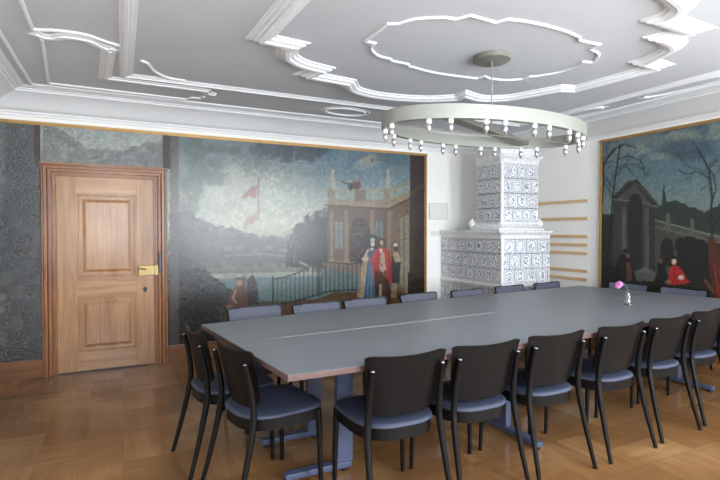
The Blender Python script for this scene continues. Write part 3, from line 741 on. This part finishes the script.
for z in (.28, 1.62):
    h = bmesh.new(); tube(h, [(-.592,LY-.016,z),(-.592,LY-.016,z+.22)], .008, 10); lathe(h, [(.003,0),(.009,.006),(.003,.016)], (-.592,LY-.016,z+.22), 10)
    obj('hinge', h, M_brass, d)
lk = bmesh.new(); box(lk, .165,.325, LY-.045, LY-.012, .955, 1.055, .004); box(lk, .325,.36, LY-.05, LY-.012, .95, 1.06, .003); box(lk, .165,.235, LY-.05,LY-.045,.955,.985,.001)
lock = obj('lock_case', lk, M_brass, d); lock['label'] = 'brass box lock'
hh = bmesh.new(); tube(hh, [(.235,LY-.045,1.02),(.235,LY-.085,1.02),(.215,LY-.09,1.022),(.19,LY-.088,1.026),(.175,LY-.084,1.03)], [.008,.008,.008,.007,.006], 10)
obj('door_handle', hh, M_brass, d)
kp = bmesh.new(); box(kp, .362,.392, LY-.062, LY-.02, .985, 1.20, .005); box(kp, .366,.388, LY-.068,LY-.06,1.0,1.185,.002); o = obj('strike_plate', kp, M_iron, d); o['label'] = 'dark iron keeper'
kh = bmesh.new(); lathe(kh, [(.018,0),(.02,.004),(.014,.009),(.004,.011)], (0,0,0), 18); bmesh.ops.transform(kh, matrix=Matrix.Translation((.228,LY-.012,.81))@Matrix.Rotation(PI/2,4,'X'), verts=kh.verts)
box(kh, .214,.242,LY-.016,LY-.012,.775,.81,.004); o = obj('escutcheon', kh, M_iron, d); o['label'] = 'dark iron keyhole escutcheon'
sp = bmesh.new(); box(sp, -.58,.31, LY-.016, LY+.01, .001, .011); o = obj('threshold', sp, M_iron, d)

# ------------------------------------------------------------------ small things on the walls
bm = bmesh.new(); box(bm, 3.765,4.045, YB-.012, YB, 1.565,1.765, .002)
o = thing('wall_notice', 'pale framed notice board on the white wall beside the stove', 'notice')
obj('board', bm, M_notice, o)
bm = bmesh.new()
for z in (1.735,1.725,1.71,1.695,1.68,1.66,1.645,1.63,1.61,1.595):
    box(bm, 3.785, 3.785+random.choice((.09,.1,.11)), YB-.0135, YB-.0118, z-.002, z+.002); box(bm, 3.915, 3.915+random.choice((.09,.1,.11)), YB-.0135, YB-.0118, z-.002, z+.002)
obj('faint_lines', bm, M_noticeline, o)
bm = bmesh.new(); box(bm, 3.755,3.765, YB-.016, YB, 1.555,1.775); box(bm, 4.045,4.055, YB-.016, YB, 1.555,1.775); box(bm, 3.765,4.045, YB-.016, YB, 1.765,1.775); box(bm, 3.765,4.045, YB-.016, YB, 1.555,1.565)
obj('thin_frame', bm, M_noticeline, o)
o = thing('wall_label', 'small pale label on the white wall below the framed notice', 'label')
bm = bmesh.new(); box(bm, 3.78,3.95, YB-.006, YB, 1.325,1.395, .001); obj('card', bm, M_notice, o)
bm = bmesh.new()
for z in (1.38,1.365,1.345): box(bm, 3.795, 3.795+random.choice((.12,.13,.1)), YB-.0075, YB-.0058, z-.002, z+.002)
obj('faint_lines', bm, M_noticeline, o)
ST = [1.785,1.558,1.322,1.210,1.100,.870,.760]
LB = ['topmost pale wooden slat on the white wall right of the stove', 'second pale wooden slat from the top, right of the stove', 'third pale wooden slat from the top, right of the stove',
      'middle one of the seven pale wooden slats beside the stove', 'third pale wooden slat from the bottom, right of the stove', 'second pale wooden slat from the bottom, right of the stove', 'lowest pale wooden slat on the wall, just above the table']
for i, z in enumerate(ST):
    bm = bmesh.new(); box(bm, XR-.02, XR, 4.345, 5.3, z-.021, z+.021, .002)
    tag(obj('wall_slat', bm, M_strip), LB[i], 'wooden slat', 'pale wooden slats on the right wall')

# ------------------------------------------------------------------ tiled stove
stove = thing('tiled_stove', 'tall two-tier blue and white tiled stove in the room corner', 'stove', (0,0,0))
SX0, SX1, SY0, SY1 = 3.965, 4.72, 4.335, YB-.01      # lower tier
UX0, UX1, UY0, UY1 = 4.085, 4.665, 4.475, 4.93       # upper tier
def ledge_ring(bm, x0, x1, y0, y1, prof):
    """lofted rectangular moulding: prof = (overhang, z) from bottom to top, capped"""
    rings = []
    for o_, z in prof:
        c = min(.02+o_*.3, .05)
        pts = [(x0-o_+c,y0-o_),(x1+o_-c,y0-o_),(x1+o_,y0-o_+c),(x1+o_,y1+0),(x0-o_,y1+0),(x0-o_,y0-o_+c)]
        rings.append([bm.verts.new((x,y,z)) for x,y in pts])
    for a, b in zip(rings, rings[1:]):
        for i in range(6): bm.faces.new((a[i],a[(i+1)%6],b[(i+1)%6],b[i]))
    bm.faces.new(rings[0][::-1]); bm.faces.new(rings[-1])
def tile_face(bm, uvl, o, ux, n, nx, w, z0, z1, off):
    """row of nx tiles from corner o (2D) along ux, outward normal n; each tile raised with an octagonal rim"""
    u = -off
    while u < w-.004:
        a, b = max(u, 0), min(u+nx, w)
        if b-a > .012:
            g = .004
            def P(s, t, dpt):
                q = Vector((o[0]+ux[0]*s+n[0]*dpt, o[1]+ux[1]*s+n[1]*dpt, t)); return q
            H = z1-z0
            lv = [(0,0,.000),(.0,.0,.010),(.09,.07,.011),(.13,.10,.008),(.17,.13,.008)]
            rings = []
            for k,(fx,fz,dp) in enumerate(lv):
                ins = fx*nx; inz = fz*H
                s0, s1, t0, t1 = a+g+ins, b-g-ins, z0+g+inz, z1-g-inz
                if s1-s0 < .01: break
                c = (0 if k < 2 else .22)*min(s1-s0, t1-t0)
                pts = [(s0+c,t0),(s1-c,t0),(s1,t0+c),(s1,t1-c),(s1-c,t1),(s0+c,t1),(s0,t1-c),(s0,t0+c)]
                rings.append([(bm.verts.new(P(s,t,dp)),(s,t)) for s,t in pts])
            def setuv(f, L_):
                for lp in f.loops:
                    st = [q for v,q in L_ if v is lp.vert][0]
                    lp[uvl].uv = ((st[0]-u)/nx, (st[1]-z0)/H)
            for r1, r2 in zip(rings, rings[1:]):
                for i in range(8):
                    q = [r1[i], r1[(i+1)%8], r2[(i+1)%8], r2[i]]
                    try: f = bm.faces.new([v for v,_ in q]); setuv(f, q)
                    except ValueError: pass
            f = bm.faces.new([v for v,_ in rings[-1]]); setuv(f, rings[-1])
        u += nx
def tier(name, x0, x1, y0, y1, rows, zb, zt, tw_l, tw_r):
    core = bmesh.new(); box(core, x0, x1, y0, y1, zb, zt); c = obj(name, core, M_grout, stove)
    bm = bmesh.new(); uvl = bm.loops.layers.uv.new('tile')
    for k,(z0, z1) in enumerate(rows):
        off = (k%2)*.5
        tile_face(bm, uvl, (x0,y1), (0,-1), (-1,0), tw_l, y1-y0-.012, z0, z1, off*tw_l)
        tile_face(bm, uvl, (x0+.012,y0), (1,0), (0,-1), tw_r, x1-x0-.012, z0, z1, off*tw_r)
        tile_face(bm, uvl, (x1,y0), (0,1), (1,0), tw_l, y1-y0, z0, z1, off*tw_l)
    bmesh.ops.remove_doubles(bm, verts=bm.verts, dist=1e-6)
    bmesh.ops.recalc_face_normals(bm, faces=bm.faces)
    obj('tiles', bm, M_tile, c)
    # rounded corner pilaster
    cb = bmesh.new(); tube(cb, [(x0+.012,y0+.012,zb),(x0+.012,y0+.012,zt)], .022, 14); obj('corner_bead', cb, M_band, c, smooth=False, auto=40)
    return c
tier('lower_tier', SX0, SX1, SY0, SY1, [(.34,.53),(.53,.70),(.775,.945),(.945,1.125),(1.128,1.295)], .26, 1.31, .176, .176)
tier('upper_tier', UX0, UX1, UY0, UY1, [(1.505,1.67),(1.675,1.85),(1.855,2.03),(2.033,2.21)], 1.49, 2.24, .15, .15)
bm = bmesh.new(); ledge_ring(bm, SX0, SX1, SY0, SY1, [(.035,.18),(.04,.22),(.02,.245),(.015,.28),(.03,.30),(.01,.33)])
obj('plinth', bm, M_band, stove, auto=30)
for x in (SX0+.08, SX1-.08):
    for y in (SY0+.08, SY1-.1):
        bm = bmesh.new(); lathe(bm, [(.04,0),(.045,.02),(.03,.05),(.045,.12),(.05,.18)], (x,y,0), 16); obj('foot', bm, M_band, stove, auto=30)
bm = bmesh.new(); ledge_ring(bm, SX0, SX1, SY0, SY1, [(.006,.70),(.018,.715),(.022,.74),(.012,.755),(.006,.775)]); obj('waist_moulding', bm, M_band, stove, auto=30)
bm = bmesh.new(); ledge_ring(bm, SX0, SX1, SY0, SY1, [(.004,1.295),(.014,1.305),(.016,1.345),(.028,1.36),(.04,1.372),(.045,1.378),(.045,1.396),(.03,1.402),(.0,1.404)]); obj('ledge', bm, M_band, stove, auto=30)
bm = bmesh.new(); ledge_ring(bm, UX0, UX1, UY0, UY1, [(.075,1.402),(.075,1.425),(.05,1.44),(.035,1.465),(.02,1.478),(.012,1.505)]); obj('upper_base', bm, M_band, stove, auto=30)
bm = bmesh.new(); ledge_ring(bm, UX0, UX1, UY0, UY1, [(.008,2.205),(.02,2.215),(.022,2.245),(.035,2.27),(.055,2.29),(.06,2.31),(.045,2.318)]); obj('cornice', bm, M_band, stove, auto=30)
bm = bmesh.new(); ledge_ring(bm, UX0, UX1, UY0, UY1, [(.015,2.315),(.01,2.36),(.018,2.40),(.04,2.425),(.045,2.44),(.0,2.45)]); obj('crown', bm, M_band, stove, auto=30)
for x, y in ((UX0-.03, UY1+.06), (UX1+.045, UY0+.02)):
    bm = bmesh.new(); lathe(bm, [(.03,0),(.034,.012),(.018,.03),(.024,.045),(.046,.075),(.052,.105),(.042,.14),(.022,.165),(.012,.18),(.014,.192),(.004,.2)], (x,y,0), 16); bmesh.ops.transform(bm, matrix=Matrix.Translation((0,0,1.404))@Matrix.Diagonal((1,1,.78,1)), verts=bm.verts); obj('finial', bm, M_band, stove, auto=40)

# ------------------------------------------------------------------ conference table
tb = thing('conference_table', 'long grey linoleum conference table with reddish plywood edge', 'table', (0,0,0))
seam_y = lambda x: 2.842+.012*(x-.84)/2
front = [(.653,2.053),(1.3,2.052),(2.014,2.054),(2.657,2.075),(3.267,2.14),(3.956,2.225),(5.12,2.38)]
back = [(.480,3.44),(1.5,3.58),(2.628,3.747),(3.766,3.846),(4.78,3.935)]
def board(poly):
    bm = bmesh.new(); prism(bm, poly, .732, .7582, mi=(1,1)); o = obj('tabletop', bm, [M_lino, M_edge], tb)
    c = (sum(x for x,_ in poly)/len(poly), sum(y for _,y in poly)/len(poly))
    s = bmesh.new(); inset = [(c[0]+(x-c[0])*(1-.0015), c[1]+(y-c[1])*(1-.003)) for x,y in poly]
    prism(s, inset, .7582, .76); l = obj('linoleum_surface', s, M_lino, o)
board(front+[(4.965,3.085),(2.6,2.9385),(1.71,2.8655),(.562,2.7885)])
board([(.561,2.7915),(1.71,2.8685),(2.6,2.9415),(4.964,3.088)]+back[::-1])
bm = bmesh.new(); A_ = [(.85,2.8075),(1.71,2.867),(2.6,2.940)]  # thin pale strip added to imitate light reflected along the seam's edge
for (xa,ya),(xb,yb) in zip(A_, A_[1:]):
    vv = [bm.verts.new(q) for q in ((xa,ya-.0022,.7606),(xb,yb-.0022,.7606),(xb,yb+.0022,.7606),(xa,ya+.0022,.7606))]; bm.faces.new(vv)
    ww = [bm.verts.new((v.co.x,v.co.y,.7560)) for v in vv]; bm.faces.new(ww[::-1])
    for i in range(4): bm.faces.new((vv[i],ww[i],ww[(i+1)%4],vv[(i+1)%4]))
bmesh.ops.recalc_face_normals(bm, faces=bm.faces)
o = obj('seam_highlight', bm, M_noticeline, tb); o['label'] = 'pale strip added as the highlight along the seam of the two tops'
# pedestals: steel column, foot bar with pads, top bar
def pedestal(x, y, d):
    ux, uy = (1,0) if d == 'x' else (0,1)
    def R(bm, l0, l1, w, z0, z1, b=.006):
        if d == 'x': box(bm, x+l0, x+l1, y-w/2, y+w/2, z0, z1, b)
        else: box(bm, x-w/2, x+w/2, y+l0, y+l1, z0, z1, b)
    p = bmesh.new(); box(p, x-.05, x+.05, y-.022, y+.022, .05, .71, .008) if d == 'x' else box(p, x-.022, x+.022, y-.05, y+.05, .05, .71, .008)
    leg = obj('pedestal_leg', p, M_steel, tb)
    f = bmesh.new(); R(f, -.36 if d == 'x' else -.33, .04 if d == 'x' else .33, .055, .018, .052); obj('foot_bar', f, M_steel, leg)
    f = bmesh.new(); R(f, -.28, .28, .05, .708, .732, .004); obj('top_bar', f, M_steel, leg)
    for s in ((-.33,0) if d == 'x' else (-.3,.3)):
        f = bmesh.new(); lathe(f, [(.022,0),(.024,.004),(.02,.018)], (x+ux*s, y+uy*s, 0), 14); obj('foot_pad', f, M_black, leg)
pedestal(1.16, 2.58, 'x'); pedestal(1.16, 3.08, 'x')
pedestal(2.38, 2.58, 'y'); pedestal(2.46, 3.14, 'y'); pedestal(4.58, 2.73, 'y'); pedestal(4.58, 3.30, 'y')
b = bmesh.new(); box(b, 1.2,4.5, 2.53,2.57, .68,.71,.004); box(b, 1.2,4.5, 3.2,3.24, .68,.71,.004); obj('stretcher', b, M_steel, tb)

# ------------------------------------------------------------------ chairs
def make_chair():
    c = thing('upholstered_chair', 'x', 'chair')
    # seat outline (front +y): wide front with rounded corners, round narrower rear
    def outline(scale, n=64, dy=0):
        pts = []
        for i in range(n):
            a = 2*PI*i/n; ca, sa = math.cos(a), math.sin(a)
            e = 2/5.0 if sa > 0 else 2/2.9
            x = abs(ca)**e*(1 if ca > 0 else -1); y = abs(sa)**e*(1 if sa > 0 else -1)
            w = .240 - .030*(1-y)/2
            pts.append((x*w*scale, y*(.235 if y > 0 else .222)*scale+dy))
        return pts
    bm = bmesh.new(); rings = []
    for sc, z in ((.95,.450),(.985,.451),(1.0,.455),(.995,.460),(.975,.465),(.92,.469),(.6,.473),(.25,.474)):
        rings.append([bm.verts.new((x,y,z + (.006*(y/.22)**2 if z > .46 else 0))) for x,y in outline(sc)])
    for a, b in zip(rings, rings[1:]):
        n = len(a)
        for i in range(n): bm.faces.new((a[i],a[(i+1)%n],b[(i+1)%n],b[i]))
    bm.faces.new(rings[0][::-1]); bm.faces.new(rings[-1])
    obj('seat', bm, M_seat, c, smooth=True)
    # curved apron ring under the seat
    bm = bmesh.new(); o1 = outline(.965); o2 = outline(.86)
    L_ = [[bm.verts.new((x,y,z)) for x,y in o] for o, z in ((o1,.450),(o1,.392),(o2,.392),(o2,.450))]
    n = len(o1)
    for a, b in zip(L_, L_[1:]+L_[:1]):
        for i in range(n): bm.faces.new((a[i],b[i],b[(i+1)%n],a[(i+1)%n]))
    bmesh.ops.recalc_face_normals(bm, faces=bm.faces)
    obj('seat_frame', bm, M_black, c, auto=40)
    # bent plywood backrest
    nu, nv = 22, 10; th = .012
    def bp(i, j):
        u = -1+2*i/nu; v = j/nv
        w = .200+.026*v
        zb = .500+.055*abs(u)**5; zt = .802+.012*u*u-.012*abs(u)**14
        z = zb+(zt-zb)*v; vv = (z-.5)/.31
        y = -.183-.055*vv-.012*vv*vv+.040*u*u
        return Vector((u*w, y, z))
    bm = bmesh.new(); F = []; Bk = []
    for i in range(nu+1):
        F.append([]); Bk.append([])
        for j in range(nv+1):
            p = bp(i,j); u = -1+2*i/nu
            nrm = Vector((-.5*u, 1, .25)).normalized()
            F[i].append(bm.verts.new(p+nrm*th/2)); Bk[i].append(bm.verts.new(p-nrm*th/2))
    for i in range(nu):
        for j in range(nv):
            bm.faces.new((F[i][j],F[i][j+1],F[i+1][j+1],F[i+1][j])); bm.faces.new((Bk[i][j],Bk[i+1][j],Bk[i+1][j+1],Bk[i][j+1]))
    for i in range(nu):
        bm.faces.new((F[i][0],F[i+1][0],Bk[i+1][0],Bk[i][0])); bm.faces.new((F[i][nv],Bk[i][nv],Bk[i+1][nv],F[i+1][nv]))
    for j in range(nv):
        bm.faces.new((F[0][j],Bk[0][j],Bk[0][j+1],F[0][j+1])); bm.faces.new((F[nu][j],F[nu][j+1],Bk[nu][j+1],Bk[nu][j]))
    bmesh.ops.recalc_face_normals(bm, faces=bm.faces)
    obj('backrest', bm, M_black, c, auto=45)
    bm = bmesh.new(); A = []
    for i in range(nu+1):
        A.append([])
        for j in range(nv+1):
            u = (-1+2*i/nu)*.985; v = .03+.955*j/nv
            w = .200+.026*v; zb = .500+.055*abs(u)**5; zt = .802+.012*u*u-.012*abs(u)**14
            z = zb+(zt-zb)*v; vv = (z-.5)/.31
            p = Vector((u*w, -.183-.055*vv-.012*vv*vv+.040*u*u, z)); nrm = Vector((-.5*u,1,.25)).normalized()
            e = min(1, min(i, nu-i)/2, min(j, nv-j)/1.5)
            A[i].append(bm.verts.new(p+nrm*(th/2-.002+.009*e**.5)))
    for i in range(nu):
        for j in range(nv): bm.faces.new((A[i][j],A[i][j+1],A[i+1][j+1],A[i+1][j]))
    lo = [A[i][0] for i in range(nu+1)]+[A[nu][j] for j in range(1,nv+1)]+[A[i][nv] for i in range(nu-1,-1,-1)]+[A[0][j] for j in range(nv-1,0,-1)]
    bm.faces.new(lo[::-1])
    bmesh.ops.recalc_face_normals(bm, faces=bm.faces)
    o = obj('back_pad', bm, M_pad, c, auto=50); o['label'] = 'lavender grey fabric pad'
    for s in (-1,1):
        bm = bmesh.new(); tube(bm, [(s*.215,.198,0),(s*.211,.193,.2),(s*.207,.188,.39),(s*.205,.186,.44)], [.0115,.0145,.017,.017], 14); obj('leg', bm, M_black, c, auto=50)
        bm = bmesh.new()
        pts = smooth_path3([(s*.226,-.298,0),(s*.214,-.245,.2),(s*.206,-.200,.40),(s*.200,-.190,.50),(s*.198,-.203,.62),(s*.195,-.230,.745)])
        n = len(pts); r = [.0115+.006*min(1,p[2]/.4)-.004*max(0,(p[2]-.45)/.3) for p in pts]
        tube(bm, pts, r, 14)
        lg = obj('leg', bm, M_black, c, auto=50)
        cp = bmesh.new(); lathe(cp, [(.0125,-.003),(.0105,.001),(.006,.004),(.002,.005)], (0,0,0), 14)  # small bright disc added as the highlight on the rounded leg top
        bmesh.ops.transform(cp, matrix=Matrix.Translation(pts[-1])@Matrix.Rotation(-.25,4,'X').inverted(), verts=cp.verts)
        obj('leg_tip_highlight', cp, M_tiphighlight, lg, auto=50)
    return c
def smooth_path3(pts, sub=5):
    P = [Vector(p) for p in pts]; out = []
    for i in range(len(P)-1):
        p0 = P[max(i-1,0)]; p1 = P[i]; p2 = P[i+1]; p3 = P[min(i+2,len(P)-1)]
        for k in range(sub):
            t = k/sub
            out.append(.5*((2*p1)+(p2-p0)*t+(2*p0-5*p1+4*p2-p3)*t*t+(3*p1-p0-3*p2+p3)*t**3))
    out.append(P[-1]); return out
chair0 = make_chair(); used = [False]
def place(x, y, rz, label, group):
    if not used[0]: r = chair0; used[0] = True
    else:
        r = chair0.copy(); COL.objects.link(r)
        for ch in list(chair0.children):
            q = ch.copy(); COL.objects.link(q); q.parent = r
            for g in ch.children:
                w = g.copy(); COL.objects.link(w); w.parent = q
    r.location = (x, y, 0); r.rotation_euler = (0, 0, rz); r['label'] = label; r['group'] = group
    return r
R = math.radians
G1 = 'chairs along the near side of the table'
near = [(1.24,2.215,-1,'black chair with blue seat, leftmost of the near row'),
        (1.735,2.215,0,'black chair with blue seat, second from left in the near row'),
        (2.26,2.225,1,'black chair with blue seat, third from left in the near row'),
        (2.84,2.235,2,'black chair with blue seat, fourth from left in the near row'),
        (3.40,2.275,2,'black chair with blue seat, fifth from left in the near row'),
        (3.95,2.32,3,'black chair at the end of the near row, backrest cut by the right edge')]
for x, y, a, l in near: place(x, y, R(a), l, G1)
place(4.50, 2.42, R(3), 'black chair at the far right of the near row, only a front leg in view', G1)
G2 = 'chairs along the far side of the table'
far = [(.955,3.56,'leftmost chair back of the far row, nearest the wooden door'),
       (1.455,3.52,'second chair back from left in the far row, below the painted railing'),
       (1.93,3.58,'third chair back from left in the far row, below the painted lady'),
       (2.54,3.67,'fourth chair back from left in the far row, beside the gilt frame edge'),
       (3.14,3.70,'fifth chair back from left in the far row, before the stove\'s left end'),
       (3.77,3.78,'sixth chair back from left in the far row, before the stove\'s corner'),
       (4.38,3.83,'last chair back of the far row, before the stove\'s right face')]
for x, y, l in far: place(x, y, PI+R(6), l, G2)
G3 = 'chairs at the left end of the table'
place(.60, 3.075, R(-84), 'black chair at the left table end standing nearer the door', G3)
place(.72, 2.60, R(-78), 'black chair with dark seat at the left table end nearer the viewer', G3)
G4 = 'chairs at the right end of the table'
place(4.93, 3.56, R(98), 'chair back at the right table end, nearer the stove', G4)
place(4.97, 2.98, R(98), 'chair back at the right table end, below the painted figure in red', G4)

# ------------------------------------------------------------------ vase and flower on the table
VX, VY = 3.91, 2.73
v = thing('bud_vase', 'small clear glass bottle vase holding one pink flower on the table', 'vase', (VX,VY,.76))
bm = bmesh.new()
lathe(bm, [(.001,0),(.030,.001),(.032,.008),(.029,.030),(.024,.060),(.019,.090),(.0165,.125),(.0175,.145),(.015,.145),(.0135,.125),(.016,.090),(.021,.060),(.026,.030),(.028,.010),(.001,.008)], seg=28, cap=False)
obj('glass_bottle', bm, M_glass, v, smooth=True)
bm = bmesh.new(); lathe(bm, [(.001,.009),(.0274,.0115),(.0256,.030),(.0206,.058),(.001,.0581)], seg=28, cap=False)
w_ = glass_mat('water', (.95,.98,.97)); w_.node_tree.nodes['Principled BSDF'].inputs['IOR'].default_value = 1.33
obj('water', bm, w_, v, smooth=True)
fl = thing('cut_flower', 'pink carnation-like bloom leaning left out of the glass vase', 'flower', (VX,VY,.76))
bm = bmesh.new(); stem_pts = smooth_path3([(.004,.0,.012),(0,0,.08),(-.008,.0,.14),(-.04,.012,.175),(-.062,.02,.168)], 4); tube(bm, stem_pts, .0025, 8); obj('stem', bm, M_stem, fl, smooth=True)
bm = bmesh.new()
for k in range(26):
    ph = k*2.399; rr = .010+.024*(k/26)**.5; lift = .012*(1-k/26)
    cx, cy = rr*math.cos(ph), rr*math.sin(ph)
    g = bmesh.ops.create_icosphere(bm, subdivisions=1, radius=1)
    for q in g['verts']:
        q.co = Matrix.Rotation(ph,3,'Z')@Vector((q.co.x*.016, q.co.y*.018, q.co.z*.006+q.co.x*.006))
        q.co += Vector((cx, cy, lift+.016))
bmesh.ops.transform(bm, matrix=Matrix.Translation((-.078,.022,.165))@Matrix.Rotation(R(-55),4,'Y')@Matrix.Scale(.85,4), verts=bm.verts)
obj('bloom', bm, M_petal, fl, smooth=True)
bm = bmesh.new(); lathe(bm, [(.003,0),(.009,.006),(.011,.018),(.008,.024)], (0,0,0), 10); bmesh.ops.transform(bm, matrix=Matrix.Translation((-.062,.02,.168))@Matrix.Rotation(R(-60),4,'Y'), verts=bm.verts); obj('calyx', bm, M_stem, fl, smooth=True)

# ------------------------------------------------------------------ chandelier
CX, CY, ZR = 2.44, 2.81, 2.10
ch = thing('ring_chandelier', 'oval champagne grey ring chandelier with small candle bulbs above the table', 'chandelier', (CX,CY,ZR))
def oval_ring(bm, a, b, t, z0, z1, n=128):
    rg = []
    for da, z in ((0,z0),(0,z1),(-t,z1),(-t,z0)):
        rg.append([bm.verts.new(((a+da)*math.cos(2*PI*i/n), (b+da)*math.sin(2*PI*i/n), z)) for i in range(n)])
    for A, B in zip(rg, rg[1:]+rg[:1]):
        for i in range(n): bm.faces.new((A[i],A[(i+1)%n],B[(i+1)%n],B[i]))
    bmesh.ops.recalc_face_normals(bm, faces=bm.faces)
bm = bmesh.new(); oval_ring(bm, .87,.465,.012,0,.090); oval_ring(bm, .856,.451,.03,.0,.012); obj('ring', bm, M_ring, ch, auto=30)
bm = bmesh.new(); lathe(bm, [(.125,-.040),(.132,-.036),(.132,-.002),(.128,0)], (.03,.01,ZC-ZR), 48); obj('canopy', bm, M_ringdark, ch, auto=30)
bm = bmesh.new(); tube(bm, [(.03,.01,.03),(.03,.01,ZC-ZR-.036)], .005, 10); obj('rod', bm, M_ring, ch)
bm = bmesh.new(); ang = math.atan2(.35,.78)
L1 = 1/math.hypot(math.cos(ang)/.80, math.sin(ang)/.415)
box(bm, -L1, L1, -.045, .045, .018, .05, .002, M=Matrix.Rotation(ang,4,'Z')); obj('crossbar', bm, M_ringdark, ch)
for s in (-1,1):
    for t_ in (.62, PI-.62):
        bm = bmesh.new(); tube(bm, [(.845*math.cos(t_), s*.450*math.sin(t_), .09), (.03+.06*math.cos(t_), .01+s*.06*math.sin(t_), ZC-ZR-.036)], .0006, 6); obj('suspension_wire', bm, M_ringdark, ch)
bm = bmesh.new(); tube(bm, [(-.84,0,.006),(.84,0,.006)], .005, 8); obj('cable_tube', bm, M_ringdark, ch)
angs = [2.80,3.20,3.734,3.948,4.262,4.429,4.712,4.875,5.171,5.365,5.60,2.45,2.14,1.98,1.691,1.54,1.248,1.084,.767,.559,.10,6.057]
for a in angs:
    x, y = .843*math.cos(a), .438*math.sin(a)
    s = bmesh.new(); lathe(s, [(.013,.012),(.015,.008),(.017,-.004),(.0175,-.020),(.016,-.026),(.012,-.028)], (x,y,0), 16); so = obj('bulb_socket', s, M_socket, ch, auto=40)
    s = bmesh.new(); lathe(s, [(.011,-.026),(.0155,-.034),(.0175,-.046),(.0165,-.058),(.012,-.072),(.006,-.084),(.002,-.090)], (x,y,0), 16); obj('bulb', s, M_bulb, so, smooth=True)

# ------------------------------------------------------------------ daylight through the windows
def area(name, loc, rot, sx, sy, power, col):
    l = bpy.data.lights.new(name, 'AREA'); l.shape = 'RECTANGLE'; l.size = sx; l.size_y = sy; l.energy = power; l.color = col
    o = bpy.data.objects.new(name, l); COL.objects.link(o); o.location = loc; o.rotation_euler = rot
sky = (.86,.93,1.0)
zc = (Z0+Z1)/2
for (a, b), p in zip(WF, (70, 150, 140)):
    area('daylight', ((a+b)/2, YF-.10, zc), (R(90),0,0), b-a-.1, Z1-Z0-.1, p, sky)
for (a, b), p in zip(WR, (70,)):
    area('daylight', (XR+.10, (a+b)/2, zc), (R(90),0,R(90)), b-a-.1, Z1-Z0-.1, p, sky)
w = bpy.data.worlds.new('world'); scene.world = w; w.use_nodes = True
w.node_tree.nodes['Background'].inputs[0].default_value = (.80,.88,1,1); w.node_tree.nodes['Background'].inputs[1].default_value = 1.0

# ------------------------------------------------------------------ camera
cd = bpy.data.cameras.new('camera'); cam = bpy.data.objects.new('camera', cd); COL.objects.link(cam)
cd.sensor_width = 36; cd.lens = 36*FPX/720; cd.clip_start = .05
cam.location = (0,0,HC); cam.rotation_euler = (PI/2+PIT, 0, -PSI)
scene.camera = cam
vs = scene.view_settings
vs.view_transform = 'Standard'; vs.look = 'None'; vs.exposure = 0.27; vs.gamma = 1; vs.use_curve_mapping = False
